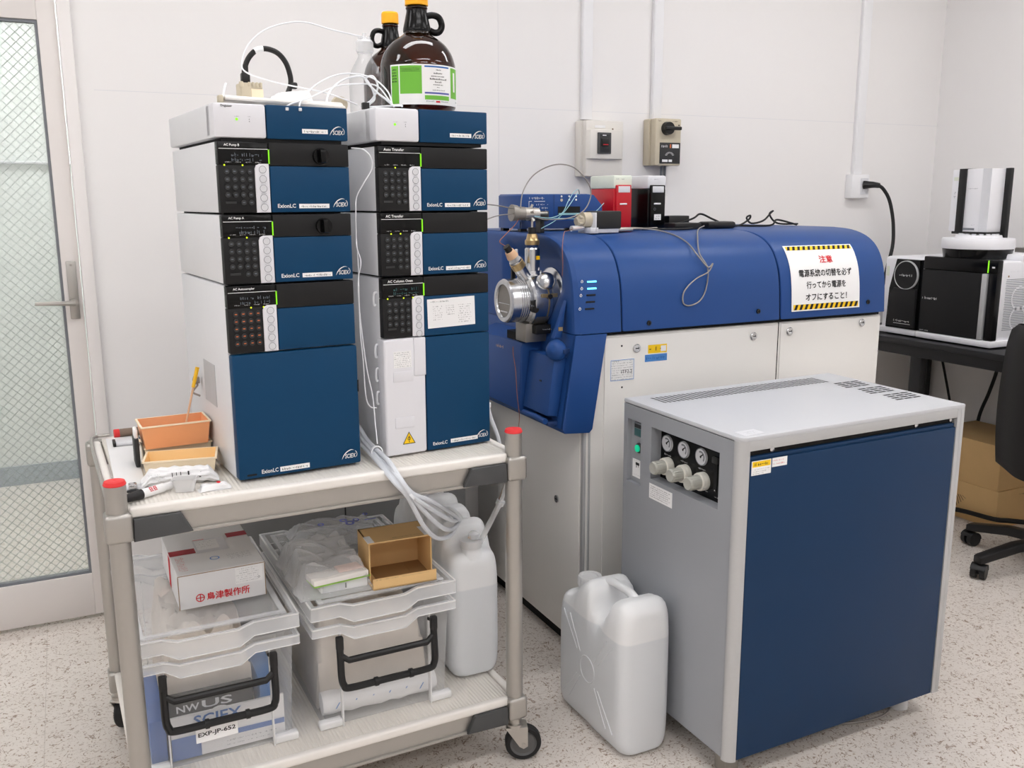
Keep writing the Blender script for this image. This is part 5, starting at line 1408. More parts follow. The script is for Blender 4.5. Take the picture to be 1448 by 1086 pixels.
# caution sign on the blue cover, following its curve
t = thing('caution_sign', 'laminated white caution sign with red heading and hazard stripes on blue cover', 'sign', (2.08, 2.10, 0.985))
arc = [0.0]
for (a, c), (a2, c2) in zip(PF, PF[1:]): arc.append(arc[-1]+math.hypot(a2-a, c2-c))
def pr(s, e):
    for i in range(len(PF)-1):
        if arc[i] <= s <= arc[i+1]:
            k = (s-arc[i])/(arc[i+1]-arc[i]); y = PF[i][0]+k*(PF[i+1][0]-PF[i][0]); z = PF[i][1]+k*(PF[i+1][1]-PF[i][1])
            ty, tz = PF[i+1][0]-PF[i][0], PF[i+1][1]-PF[i][1]; L_ = math.hypot(ty, tz)
            return (y-tz/L_*e, z+ty/L_*e)
    return PF[-1]
SX0, SX1, S0, S1 = 1.948, 2.222, 0.020, 0.224
def onsign(pts, e): return [(x, *pr(s, e)) for x, s in pts]
def sheet(b, x0, x1, s0, s1, e, n=14):
    b.grid(lambda u, v: (x0+(x1-x0)*u, *pr(s0+(s1-s0)*v, e)), 2, n)
b = MB('sticker', t); sheet(b, SX0, SX1, S0, S1, 0.0025); sheet(b, SX0, SX1, S0, S1, 0.0012); b.build('sheet', t)
for s0, s1 in ((S0+0.004, S0+0.020), (S1-0.018, S1-0.004)):
    b = MB('yellow_ink', t); sheet(b, SX0+0.006, SX1-0.006, s0, s1, 0.0029, 4)
    b.use('black_ink'); n = 13; wd = (SX1-SX0-0.012)/n
    for k in range(n):
        xa = SX0+0.006+wd*k+wd*0.12; m = wd*0.5
        if xa+m+wd*0.4 > SX1-0.004: continue
        b.add(onsign([(xa, s0), (xa+m, s0), (xa+m+wd*0.35, s1), (xa+wd*0.35, s1)], 0.0033), [(0, 1, 2, 3)], False)
    b.build('hazard_stripe', t, 'yellow and black hazard stripe')
def sign_text(b, txt, xc, s, h, w, m):
    v, f, (x0, x1, y0, y1) = text_geo(txt, True); b.use(m)
    b.add(onsign([(xc+((p[0]-x0)/(x1-x0)-0.5)*w, s+(p[1]-y0)/(y1-y0)*h) for p in v], 0.0034), f, False)
b = MB('red_ink', t)
sign_text(b, '注意', 2.095, 0.162, 0.024, 0.054, 'red_ink')
sign_text(b, '電源系統の切替を必ず', 2.085, 0.121, 0.023, 0.212, 'black_ink')
sign_text(b, '行ってから電源を', 2.085, 0.086, 0.022, 0.158, 'black_ink')
sign_text(b, 'オフにすること！', 2.085, 0.050, 0.021, 0.166, 'black_ink')
b.build('lettering', t)

# ------------------------------------------------------------------ things standing on the mass spectrometer
MT = 1.2285
t = thing('valve_box', 'blue valve control box with black slot and white labels on the machine', 'lab instrument', (1.35, 2.53, MT))
b = MB('ms_blue', t); b.prism([(1.222, MT+0.008), (1.475, MT+0.008), (1.500, MT+0.03), (1.500, MT+0.075), (1.470, MT+0.106), (1.445, MT+0.109), (1.228, MT+0.109), (1.222, MT+0.104)], 'y', 2.46, 2.62, 0.004)
b.use('ms_blue_dark'); b.box(1.330, 1.3315, 2.4594, 2.47, MT+0.03, MT+0.107); b.box(1.222, 1.475, 2.4592, 2.47, MT+0.010, MT+0.030)
F = b.frame((1.222, 2.4594, MT))
b.use('white_ink'); b.scribble(F, 0.026, 0.075, 0.094, 0.007, 0.0006, 1); 
for k in range(4): b.scribble(F, 0.042, 0.088, 0.076-0.010*k, 0.006, 0.0006, 0.8)
for r4 in ((0.024, 0.0254, 0.034, 0.088), (0.024, 0.034, 0.087, 0.0884), (0.042, 0.078, 0.087, 0.0884)): b.rect(F, *r4, 0.0006)
b.disc(F, 0.080, 0.052, 0.003, 0.0006); b.disc(F, 0.080, 0.040, 0.003, 0.0006)
for x, z in ((0.134, 0.102), (0.134, 0.092), (0.160, 0.102), (0.160, 0.092), (0.184, 0.102), (0.184, 0.092)): b.disc(F, x, z, 0.003, 0.0006)
b.use('beige'); b.disc(F, 0.134, 0.091, 0.0045, 0.0008)
b.use('gap_black'); b.box(0.122, 0.198, 0.046, 0.072, 0.0, 0.0008, M=F)
b.use('tube_cyan'); b.box(0.124, 0.196, 0.047, 0.053, 0.0, 0.004, M=F)
b.use('black_plastic')
for x in (1.235, 1.46): b.box(x-0.01, x+0.01, 2.47, 2.49, MT, MT+0.01); b.box(x-0.01, x+0.01, 2.59, 2.61, MT, MT+0.01)
b.build('case', t)
def cell_unit(x, label, m_low, m_top, m_face, low_h):
    t = thing('reader_unit', label, 'lab instrument', (x, 2.51, MT))
    b = MB(m_low, t); b.box(x-0.034, x+0.034, 2.46, 2.60, MT, MT+0.125, 0.004); b.use('gap_black'); b.box(x-0.026, x+0.030, 2.4588, 2.47, MT+0.036, MT+0.0385); b.build('lower_case', t)
    b = MB(m_top, t); b.box(x-0.0345, x+0.0345, 2.4594, 2.601, MT+0.1245, MT+0.165, 0.005); b.use('grey_ink'); b.scribble(b.frame((x-0.025, 2.4592, MT+0.152)), 0, 0.028, 0, 0.004); b.build('upper_case', t)
    b = MB(m_face, t); b.box(x-0.027, x+0.027, 2.452, 2.464, MT+0.004, MT+0.136, 0.003); b.use('pale_grey'); b.box(x-0.021, x+0.021, 2.4508, 2.454, MT+0.113, MT+0.132, 0.001)
    F = b.frame((x, 2.4516, MT)); b.use('white_ink'); b.box(-0.016, 0.010, 0.076, 0.081, 0, 0.002, 0.001, M=F)
    if m_low == 'black_gloss': b.rect(F, -0.014, 0.012, 0.028, 0.046, 0.0006); b.use('grey_ink'); b.scribble(F, -0.012, 0.010, 0.038, 0.005, 0.0008); b.scribble(F, -0.012, 0.010, 0.031, 0.005, 0.0008); b.ring(F, -0.012, 0.062, 0.003, 0.0042, 0.0006)
    b.build('front_door', t)
    return t
cell_unit(1.572, 'red reader unit with pale green top on the blue machine', 'box_red', 'mint_white', 'box_red', 1)
cell_unit(1.698, 'black reader unit with pale grey top on the blue machine', 'black_gloss', 'pale_grey', 'black_gloss', 1)
t = thing('switching_valve', 'small black valve motor with tan valve head before the red unit', 'valve', (1.41, 2.30, MT))
b = MB('black_plastic', t); b.box(1.365, 1.452, 2.275, 2.335, MT+0.010, MT+0.060, 0.004); b.build('motor', t)
b = MB('pale_grey', t); b.box(1.345, 1.372, 2.27, 2.34, MT-0.002, MT+0.014, 0.001); b.box(1.362, 1.366, 2.27, 2.34, MT, MT+0.056, 0.001); b.box(1.372, 1.445, 2.28, 2.33, MT-0.001, MT+0.011); b.build('bracket', t)
b = MB('beige', t); b.cyl((1.363, 2.305, MT+0.036), (1.338, 2.305, MT+0.036), 0.021, n=20); b.cyl((1.338, 2.305, MT+0.034), (1.318, 2.305, MT+0.030), 0.016, 0.012, 16)
for a in range(5): q = 2*PI*a/5; b.cyl((1.335, 2.305+0.012*math.cos(q), MT+0.034+0.012*math.sin(q)), (1.322, 2.305+0.016*math.cos(q), MT+0.034+0.016*math.sin(q)), 0.004, n=8)
b.build('valve_head', t)
t = thing('syringe', 'clear syringe with pink marks lying by the tan valve head', 'syringe', (1.32, 2.30, MT))
b = MB('syringe_clear', t); b.cyl((1.295, 2.290, MT+0.012), (1.340, 2.300, MT+0.014), 0.008, 0.006, 14); b.use('pink_card'); b.cyl((1.30, 2.291, MT+0.012), (1.335, 2.299, MT+0.014), 0.0035, n=8); b.build('barrel', t)
t = thing('injection_valve', 'steel injection valve with fittings perched above the ion source probe', 'valve', (1.15, 2.30, 1.25))
b = MB('dull_metal', t); b.cyl((1.112, 2.30, 1.286), (1.128, 2.30, 1.285), 0.023, 0.021, 22); b.cyl((1.128, 2.30, 1.285), (1.150, 2.30, 1.284), 0.018, n=20)
b.use('steel'); b.cyl((1.150, 2.30, 1.284), (1.195, 2.30, 1.284), 0.017, 0.014, 20)
for k in range(5): q = 2*PI*k/5+0.4; b.cyl((1.165+0.006*(k % 2), 2.30+0.013*math.cos(q), 1.284+0.013*math.sin(q)), (1.170+0.006*(k % 2), 2.30+0.024*math.cos(q), 1.284+0.024*math.sin(q)), 0.004, n=8)
b.cyl((1.176, 2.30, 1.284), (1.176, 2.30, 1.2515), 0.003, n=10); b.cyl((1.195, 2.30, 1.284), (1.225, 2.305, 1.284), 0.004, n=8)
b.build('valve_body', t)
b = MB('charcoal', t); b.box(1.19, 1.235, 2.31, 2.36, 1.262, 1.290, 0.003); b.box(1.205, 1.235, 2.33, 2.46, 1.262, 1.272, 0.002); b.box(1.222, 1.236, 2.34, 2.37, MT-0.001, 1.268, 0.002); b.build('bracket', t)
line_tube('tubing', 'big steel capillary loop arching over the blue valve box', 'tubing', [[(1.138, 2.29, 1.285), (1.136, 2.29, 1.307), (1.149, 2.3, 1.345), (1.175, 2.3, 1.382), (1.214, 2.3, 1.406), (1.259, 2.3, 1.417), (1.304, 2.3, 1.41), (1.345, 2.31, 1.384), (1.368, 2.31, 1.349), (1.364, 2.31, 1.315), (1.335, 2.3, 1.286), (1.282, 2.29, 1.269), (1.215, 2.29, 1.267), (1.175, 2.29, 1.275)]], 0.0017, 'tube_grey')
line_tube('tubing', 'thin pale cyan tubes crossing before the blue valve box', 'tubing', [[(1.175, 2.285, 1.276), (1.226, 2.29, 1.271), (1.282, 2.32, 1.284), (1.317, 2.35, 1.315), (1.352, 2.38, 1.341), (1.385, 2.41, 1.350), (1.41, 2.445, 1.335)], [(1.204, 2.3, 1.242), (1.248, 2.3, 1.263), (1.282, 2.3, 1.292), (1.339, 2.34, 1.335), (1.36, 2.37, 1.34)], [(1.23, 2.3, 1.27), (1.35, 2.32, 1.268), (1.42, 2.37, 1.285), (1.48, 2.42, 1.31)]], 0.0011, 'tube_cyan')
line_tube('tubing', 'steel capillaries running from right tower to the injection valve', 'tubing', [[(0.85, 2.02, 1.255), (0.966, 2.15, 1.271), (1.027, 2.2, 1.281), (1.114, 2.29, 1.283)], [(0.85, 2.02, 1.31), (0.944, 2.1, 1.31), (1.027, 2.2, 1.306), (1.115, 2.295, 1.297)]], 0.0015, 'tube_grey')
line_tube('tubing', 'thin orange capillary from valve down to the angled heater', 'tubing', [[(1.129, 2.29, 1.268), (1.109, 2.28, 1.25), (1.075, 2.27, 1.225), (1.06, 2.265, 1.21), (1.08, 2.272, 1.198)]], 0.0011, 'tube_orange')
line_tube('tubing', 'thin orange capillary hanging over the blue head front', 'tubing', [[(1.30, 2.29, 1.24), (1.261, 2.25, 1.236), (1.222, 2.2, 1.233), (1.200, 2.17, 1.196), (1.199, 2.165, 1.149), (1.200, 2.17, 1.12)]], 0.0009, 'tube_orange')
line_tube('tubing', 'thin copper capillary hanging down the blue source block', 'tubing', [[(1.150, 2.36, 0.935), (1.130, 2.33, 0.898), (1.128, 2.31, 0.848), (1.123, 2.29, 0.778), (1.12, 2.27, 0.72), (1.04, 2.12, 0.72), (0.95, 1.97, 0.735)]], 0.0010, 'tube_orange')
line_tube('cable', 'looped grey wire hanging over the long blue cover', 'cable', [[(1.471, 2.33, 1.235), (1.56, 2.31, 1.2345), (1.60, 2.25, 1.2235), (1.612, 2.18, 1.200), (1.614, 2.13, 1.165), (1.638, 2.112, 1.132), (1.655, 2.112, 1.142), (1.638, 2.110, 1.118), (1.595, 2.110, 1.1), (1.555, 2.106, 1.068), (1.551, 2.104, 1.036), (1.574, 2.104, 1.027), (1.61, 2.106, 1.039), (1.633, 2.110, 1.072), (1.64, 2.115, 1.128), (1.628, 2.140, 1.170), (1.665, 2.20, 1.213), (1.72, 2.27, 1.2315), (1.779, 2.32, 1.24)]], 0.0020, 'tube_grey')
b = MB('black_plastic'); b.box(1.755, 1.835, 2.47, 2.53, MT, MT+0.040, 0.003); solo(b, 'power_adapter', 'tall black power adapter beside the black reader unit', 'power adapter')
b = MB('black_plastic'); b.box(1.70, 1.80, 2.36, 2.42, MT+0.0005, MT+0.020, 0.003); solo(b, 'power_adapter', 'flat black power adapter in front of the black reader unit', 'power adapter')
b = MB('black_plastic'); b.box(1.835, 1.945, 2.37, 2.43, MT+0.0005, MT+0.022, 0.008); solo(b, 'power_adapter', 'rounded black power adapter among cords on the long blue cover', 'power adapter')
cords = MB('black_rubber')
for l in ([(1.74, 2.46, MT+0.004), (1.83, 2.45, MT+0.03), (1.87, 2.46, MT+0.045), (1.90, 2.44, MT+0.03), (1.92, 2.43, MT+0.02)],
          [(1.94, 2.40, MT+0.010), (2.02, 2.45, MT+0.006), (2.07, 2.46, MT+0.025), (2.075, 2.46, MT+0.038), (2.06, 2.46, MT+0.030), (2.09, 2.47, MT+0.012), (2.14, 2.47, MT+0.02), (2.18, 2.48, MT+0.045), (2.19, 2.48, MT+0.052), (2.175, 2.48, MT+0.04), (2.22, 2.49, MT+0.01), (2.32, 2.50, MT+0.006)],
          [(1.93, 2.42, MT+0.005), (2.05, 2.50, MT+0.004), (2.16, 2.46, MT+0.004), (2.22, 2.50, MT+0.020), (2.25, 2.50, MT+0.018), (2.29, 2.47, MT+0.004)],
          [(1.75, 2.34, MT+0.004), (1.69, 2.32, MT+0.003), (1.60, 2.36, MT+0.004), (1.56, 2.40, MT+0.003)]):
    cords.tube(l, 0.0032, 8)
solo(cords, 'cords', 'tangled black cords lying on top of the long blue cover', 'cord')
b = MB('steel'); b.tube([(1.45, 2.30, MT+0.004), (1.52, 2.33, MT+0.008), (1.60, 2.38, MT+0.004), (1.66, 2.40, MT+0.004)], 0.004, 8); b.box(1.46, 1.51, 2.30, 2.34, MT+0.0005, MT+0.012, 0.004)
solo(b, 'adapter_plug', 'small grey plug with lead in front of the red reader unit', 'plug')

# ------------------------------------------------------------------ grey gas generator
GW, GD, GB, GT = 0.692, 0.448, 0.062, 0.825
t = thing('gas_generator', 'big grey gas generator with dark blue front and three gauges on its left end', 'lab instrument', (1.258, 1.484, 0.0), R(0.6))
t.rotation_euler = (R(0.35), R(-0.35), R(0.6))
GEN = t
HOLES = [(0.372, 0.432, 0.612, 0.776), (0.070, 0.328, 0.645, 0.776)]   # (y0,y1,z0,z1) openings in the left end
b = MB('gen_grey')
def endwall(x0, x1):
    y_edges = [0.020, 0.070, 0.328, 0.372, 0.432, GD]
    for a, c in ((0.022, 0.070), (0.328, 0.372), (0.432, GD)): b.box(x0, x1, a, c, GB, GT-0.012)
    b.box(x0, x1, 0.070, 0.328, GB, 0.645); b.box(x0, x1, 0.070, 0.328, 0.776, GT-0.012)
    b.box(x0, x1, 0.372, 0.432, GB, 0.612); b.box(x0, x1, 0.372, 0.432, 0.776, GT-0.012)
endwall(0.0, 0.003)
for (y0, y1, z0, z1), dp in zip(HOLES, (0.012, 0.032)):
    b.box(0.003, dp, y0-0.002, y0, z0-0.002, z1+0.002); b.box(0.003, dp, y1, y1+0.002, z0-0.002, z1+0.002); b.box(0.003, dp, y0, y1, z0-0.002, z0); b.box(0.003, dp, y0, y1, z1, z1+0.002)
b.box(0.012, 0.014, 0.372, 0.432, 0.612, 0.776)
b.box(GW-0.003, GW, 0.02, GD, GB, GT-0.012); b.box(0.003, GW-0.003, GD-0.003, GD, GB, GT-0.012); b.box(0.003, GW-0.003, 0.02, GD-0.003, GB, GB+0.003)
b.build('housing', t, ang=0.4)
b = MB('gen_silver')
# rounded front left column
q = [(0.0, 0.024)]+[(0.022-0.022*math.cos(a), 0.022-0.022*math.sin(a)) for a in [i/8*PI/2 for i in range(9)]]+[(0.024, 0.0), (0.024, 0.024)]
b.prism(q, 'z', GB-0.006, GT-0.010)
b.box(GW-0.024, GW, 0.0, 0.024, GB-0.006, GT-0.010, 0.001); b.box(GW-0.0125, GW-0.0115, -0.0004, 0.001, GB, GT-0.012)
b.box(0.024, GW-0.024, 0.0, 0.022, GT-0.032, GT-0.010, 0.001)
b.build('front_frame', t, 'silver front frame')
b = MB('gen_top')
q = [(0.0, GD), (0.0, 0.024)]+[(0.022-0.022*math.cos(a), 0.022-0.022*math.sin(a)) for a in [i/8*PI/2 for i in range(1, 9)]]+[(GW, 0.0), (GW, GD)]
b.prism(q, 'z', GT-0.011, GT, 0.003)
b.use('gap_black'); T = b.frame((0, 0, GT), (1, 0, 0), (0, 1, 0))
n = 40
for k in range(n):
    x = 0.052+0.535*k/(n-1)
    for j in range(4): y = 0.350+0.0165*j; b.poly(T, [(x+0.004, y), (x+0.0105, y), (x+0.0065, y+0.0125), (x, y+0.0125)], 0.0004)
for j in range(14):
    y = 0.105+0.0165*j
    if j in (4, 9): continue
    for k in range(3): x = 0.578+0.030*k+0.004*(j % 5); b.rect(T, x, x+0.026, y, y+0.008, 0.0004)
b.build('top_panel', t)
b = MB('pale_grey'); b.plate(b.frame((0.020, 0.012, GT), (1, 0.05, 0), (-0.05, 1, 0)), 0, 0.056, 0, 0.036, 0.0006); b.use('grey_ink'); F = b.frame((0.020, 0.012, GT), (1, 0.05, 0), (-0.05, 1, 0)); b.scribble(F, 0.012, 0.045, 0.02, 0.004, 0.0008); b.scribble(F, 0.012, 0.04, 0.01, 0.004, 0.0008); b.build('top_label', t, 'white paper label')
b = MB('gap_black'); b.box(0.024, GW-0.024, 0.014, 0.03, GB, GT-0.030); b.build('front_gap', t)
b = MB('gen_blue'); b.box(0.0265, GW-0.0265, 0.001, 0.014, GB-0.004, 0.770, 0.002); b.box(0.0265, GW-0.0265, 0.005, 0.018, 0.768, 0.779, 0.003); b.build('front_panel', t)
b = MB('chrome')
for x in (0.095, 0.54, 0.66): b.lathe([(0.006, 0), (0.006, 0.003), (0.0, 0.005)], 16, Matrix.Translation((x, 0.014, 0.7865)) @ Matrix.Rotation(PI/2, 4, 'X'))
b.build('panel_screws', t)
b = MB('sticker'); F = b.frame((0.030, 0.0008, 0.738), (1, 0, 0)); b.plate(F, 0, 0.054, 0, 0.032, 0.0005); b.use('yellow_ink'); b.rect(F, 0.002, 0.052, 0.018, 0.0305, 0.0006); b.use('black_ink'); b.scribble(F, 0.008, 0.045, 0.021, 0.007, 0.0008, 0.9); b.scribble(F, 0.004, 0.05, 0.012, 0.0025, 0.0008); b.scribble(F, 0.004, 0.05, 0.007, 0.0025, 0.0008); b.scribble(F, 0.004, 0.035, 0.0025, 0.0025, 0.0008); b.build('caution_label', t, 'white label with yellow caution bar')
b = MB('sticker'); F = b.frame((0.087, 0.0008, 0.750), (1, 0, 0)); b.plate(F, 0, 0.042, 0, 0.020, 0.0005); b.use('red_ink'); b.scribble(F, 0.003, 0.036, 0.013, 0.003, 0.0007, 0.6); b.scribble(F, 0.003, 0.038, 0.005, 0.004, 0.0007, 0.8); b.build('notice_label', t, 'white label with red print')
b = MB('black_gloss'); b.box(0.030, 0.033, 0.068, 0.330, 0.643, 0.778)
F = b.frame((0.030, 0.330, 0.643), **LEFTF)
b.use('white_ink')
for y in (0.300, 0.235, 0.168): b.scribble(F, 0.330-y-0.012, 0.330-y+0.014, 0.064, 0.004, 0.0008, 1); b.scribble(F, 0.330-y-0.008, 0.330-y+0.025, 0.017, 0.0025, 0.0008, 1)
b.scribble(F, 0.212, 0.230, 0.012, 0.004, 0.0008, 1)
b.build('gauge_panel', t, 'black gauge panel')
for y in (0.300, 0.235, 0.168):
    b = MB('pale_grey'); F = b.frame((0.030, y, 0.738), **LEFTF); b.disc(F, 0, 0, 0.0205, 0.0, 30, 0.004); b.use('grey_ink'); b.ring(F, 0, 0, 0.0185, 0.0205, 0.0043); b.ring(F, 0, 0, 0.010, 0.014, 0.0043, a0=R(-40), a1=R(120))
    b.use('black_ink'); b.poly(F, [(-0.001, -0.002), (0.010, 0.007), (0.008, 0.009), (-0.002, 0.002)], 0.0046); b.disc(F, 0, 0, 0.003, 0.0047)
    b.build('pressure_gauge', t)
for y in (0.293, 0.225, 0.157):
    b = MB('knob_cream'); A = Matrix.Translation((0.030, y, 0.683)) @ Matrix.Rotation(-PI/2, 4, 'Y')
    b.lathe([(0.0215, 0), (0.0215, 0.010), (0.0205, 0.012), (0.0215, 0.014), (0.0205, 0.018), (0.0165, 0.018)], 30, A)
    b.use('knob_grey'); b.lathe([(0.0165, 0.018), (0.0155, 0.046), (0.0140, 0.049), (0.011, 0.0485), (0.0, 0.0485)], 30, A)
    for k in range(18): b.box(-0.0007, 0.0007, 0.0155, 0.0168, 0.02, 0.044, M=A @ Matrix.Rotation(2*PI*k/18, 4, 'Z'))
    b.build('regulator_knob', t)
b = MB('gap_black'); b.box(0.0285, 0.0305, 0.112, 0.122, 0.668, 0.735); b.use('charcoal'); b.box(0.024, 0.031, 0.108, 0.127, 0.735, 0.750, 0.002); b.use('white_ink'); b.disc(b.frame((0.0283, 0.117, 0.672), **LEFTF), 0, 0, 0.0015, 0.0004, 8); b.build('flow_meter', t)
b = MB('grey_ink'); b.box(0.007, 0.013, 0.378, 0.412, 0.734, 0.770, 0.001); b.use('charcoal'); b.box(0.0055, 0.008, 0.381, 0.409, 0.757, 0.766); b.use('screen_teal'); b.box(0.0055, 0.008, 0.381, 0.409, 0.737, 0.755); b.build('hour_meter', t)
b = MB('charcoal'); A = Matrix.Translation((0.012, 0.393, 0.705)) @ Matrix.Rotation(-PI/2, 4, 'Y'); b.lathe([(0.013, 0), (0.013, 0.004), (0.009, 0.006)], 22, A); b.use('led_teal'); b.lathe([(0.009, 0.004), (0.009, 0.010), (0.0, 0.012)], 20, A); b.build('power_lamp', t, 'green lit lamp')
b = MB('sticker'); F = b.frame((0.0115, 0.422, 0.625), **LEFTF); b.plate(F, 0, 0.042, 0, 0.047, 0.0008, 0, 0.0); b.use('black_ink'); b.rect(F, 0.014, 0.030, 0.033, 0.040, 0.001); b.rect(F, 0.016, 0.019, 0.026, 0.034, 0.001); b.rect(F, 0.025, 0.027, 0.028, 0.034, 0.001); b.use('grey_ink'); b.scribble(F, 0.006, 0.034, 0.043, 0.002, 0.001); b.scribble(F, 0.006, 0.034, 0.006, 0.002, 0.001); b.build('switch_label', t, 'white label with black symbol')
b = MB('sticker'); F = b.frame((-0.0004, 0.330, 0.596), **LEFTF); b.plate(F, 0, 0.094, 0, 0.038, 0.0006); b.use('black_ink')
for k in range(6): b.scribble(F, 0.006, 0.086-0.006*(k % 2), 0.031-0.0052*k, 0.0030, 0.0008, 0.9)
b.build('instruction_label', t, 'white instruction label')
for x, y in ((0.62, 0.06), (0.62, 0.39)):
    b = MB('foot_clear'); b.cyl((x, y, 0.002), (x, y, GB), 0.024, n=28); b.build('foot', t, 'clear round foot')
for x, y in ((0.04, 0.05), (0.04, 0.39)):
    b = MB('dull_metal'); b.box(x-0.02, x+0.02, y-0.02, y+0.02, 0.003, GB, 0.003); b.build('foot', t)
line_tube('cable', 'thin grey cable on the floor under the grey cabinet', 'cable', [[(1.55, 1.65, 0.004), (1.68, 1.56, 0.004), (1.79, 1.535, 0.004), (1.86, 1.56, 0.004), (1.90, 1.62, 0.004)]], 0.003, 'tube_grey')

b = MB('shade_box_grey'); b.box(0.36, 1.10, 2.62, 2.98, 0.002, 0.74, 0.004); b.use('charcoal'); b.box(0.70, 0.704, 2.6185, 2.63, 0.02, 0.73)  # added box giving the dark, shaded tone behind the cart and cans
solo(b, 'added_shade_box', 'dark grey box added for the shaded area behind the cart and jerry cans', 'cabinet')

# ------------------------------------------------------------------ desk in the right corner
DT = 0.757
t = thing('desk', 'black desk along the right wall carrying the white and black instrument', 'desk', (3.35, 2.4, 0))
b = MB('desk_black', t); b.box(3.055, 3.655, 1.72, 3.06, DT-0.022, DT, 0.002); b.build('desk_top', t)
b = MB('desk_black', t); b.box(3.075, 3.095, 1.76, 3.04, DT-0.068, DT-0.022, 0.001); b.build('front_rail', t)
for y in (1.80, 2.61, 3.0):
    for x in ((3.09, 3.60) if y != 2.61 else (3.09,)):
        b = MB('desk_black', t); b.box(x, x+0.032, y-0.026, y+0.026, 0.0, DT-0.022, 0.002); b.build('leg', t)

# ------------------------------------------------------------------ gas chromatograph
GX = 3.125
t = thing('gas_chromatograph', 'white and black gas chromatograph with autosampler tower on the corner desk', 'lab instrument', (GX, 2.55, DT))
b = MB('gc_white', t); b.box(GX+0.015, 3.60, 2.312, 2.642, DT+0.022, 1.085, 0.008); b.box(GX-0.012, 3.60, 2.300, 2.642, DT+0.006, DT+0.030, 0.005)
b.box(GX+0.14, 3.60, 2.312, 2.642, 1.08, 1.108, 0.006)
F = b.frame((GX+0.06, 2.3116, 0.78)); b.use('grey_ink')
for k in range(30):
    z = 0.045+0.0066*k; b.rect(F, 0.0+0.001*(k % 3), 0.30, z, z+0.0022, 0.0005)
b.use('gc_white'); b.ring(F, 0.085, 0.165, 0.040, 0.047, 0.0008, 30); b.ring(F, 0.085, 0.085, 0.040, 0.047, 0.0008, 30)
b.use('pale_grey'); b.scribble(F, 0.01, 0.10, 0.265, 0.005, 0.0006); b.use('card_edge'); b.disc(F, 0.012, 0.25, 0.004, 0.0006)
b.build('oven_body', t)
b = MB('black_gloss', t); b.box(GX, GX+0.03, 2.306, 2.638, 1.040, 1.092, 0.004); b.box(GX, GX+0.03, 2.306, 2.342, DT+0.03, 1.044, 0.004)
b.use('white_ink'); b.rect(b.frame((GX-0.0002, 2.33, 1.062), **LEFTF), 0.0, 0.012, 0.0, 0.006, 0.0004); b.build('control_band', t)
b = MB('band_black', t); b.box(GX-0.006, GX+0.02, 2.366, 2.636, DT+0.032, 1.040, 0.004); F = b.frame((GX-0.0062, 2.636, DT), **LEFTF); b.use('white_ink'); b.scribble(F, 0.010, 0.078, 0.165, 0.012, 0.0004, 1); b.scribble(F, 0.01, 0.05, 0.036, 0.006, 0.0004, 1); b.build('oven_door', t)
b = MB('gen_silver', t); b.box(GX-0.009, GX+0.01, 2.344, 2.364, DT+0.032, 1.040, 0.003); b.build('door_strip', t, 'silver door strip')
b = MB('led_green', t); b.box(GX-0.0012, GX+0.003, 2.343, 2.348, 1.044, 1.090); b.build('status_light', t)
b = MB('gc_white', t); b.box(GX+0.012, 3.56, 2.650, 2.845, DT+0.02, 1.082, 0.014, 3); b.box(GX-0.005, 3.56, 2.650, 2.850, DT+0.006, DT+0.03, 0.005)
b.use('led_green'); F = b.frame((GX+0.011, 2.838, 1.0), **LEFTF); b.use('mint_white'); b.rect(F, 0.006, 0.022, 0.0, 0.04, 0.0006); b.build('detector_body', t)
b = MB('black_gloss', t); b.prism([(2.652, DT+0.03), (2.806, DT+0.03), (2.800, 0.95), (2.770, 1.074), (2.652, 1.074)], 'x', GX-0.004, GX+0.03, 0.003)
b.use('band_black'); b.prism([(2.655, DT+0.04), (2.790, DT+0.04), (2.787, 0.93), (2.770, 0.955), (2.655, 0.955)], 'x', GX-0.014, GX, 0.004)
F = b.frame((GX-0.0142, 2.79, DT), **LEFTF); b.use('white_ink'); b.scribble(F, 0.035, 0.115, 0.060, 0.010, 0.0004, 1); b.rect(F, 0.035, 0.12, 0.052, 0.0535, 0.0004)
b.build('detector_front', t)
b = MB('band_black', t); A = Matrix.Translation((GX-0.004, 2.712, 1.010)) @ Matrix.Rotation(-PI/2, 4, 'Y'); b.lathe([(0.058, 0), (0.058, 0.008), (0.0, 0.008)], 44, A); b.use('gen_silver'); b.lathe([(0.0555, 0.0082), (0.0575, 0.0095), (0.0595, 0.0082), (0.0595, 0.0)], 44, A)
F = b.frame((GX-0.0122, 2.712, 1.010), **LEFTF); b.use('white_ink'); b.scribble(F, -0.032, 0.034, -0.005, 0.011, 0.0004, 1); b.build('round_door', t, 'round black door with silver ring')
b = MB('charcoal', t)
for y in (2.40, 2.60, 2.70, 2.80): b.box(GX+0.02, GX+0.05, y-0.02, y+0.02, DT-0.0005, DT+0.008)
b.build('feet', t)
b = MB('black_gloss', t); b.cyl((3.255, 2.500, 1.090), (3.255, 2.500, 1.128), 0.122, 0.128, 44); b.build('turntable_base', t)
b = MB('gc_white', t); b.lathe([(0.0, 1.126), (0.130, 1.126), (0.132, 1.130), (0.132, 1.160), (0.129, 1.166), (0.085, 1.168), (0.082, 1.178), (0.0, 1.178)], 48, Matrix.Translation((3.255, 2.500, 0)))
b.use('pale_grey')
for k in range(16): a = 2*PI*k/16; b.cyl((3.255+0.066*math.cos(a), 2.5+0.066*math.sin(a), 1.178), (3.255+0.066*math.cos(a), 2.5+0.066*math.sin(a), 1.183), 0.008, n=10)
b.build('sample_turntable', t)
b = MB('gc_white', t); b.box(3.235, 3.325, 2.452, 2.562, 1.186, 1.432, 0.003); b.box(3.232, 3.325, 2.590, 2.624, 1.190, 1.430, 0.003)
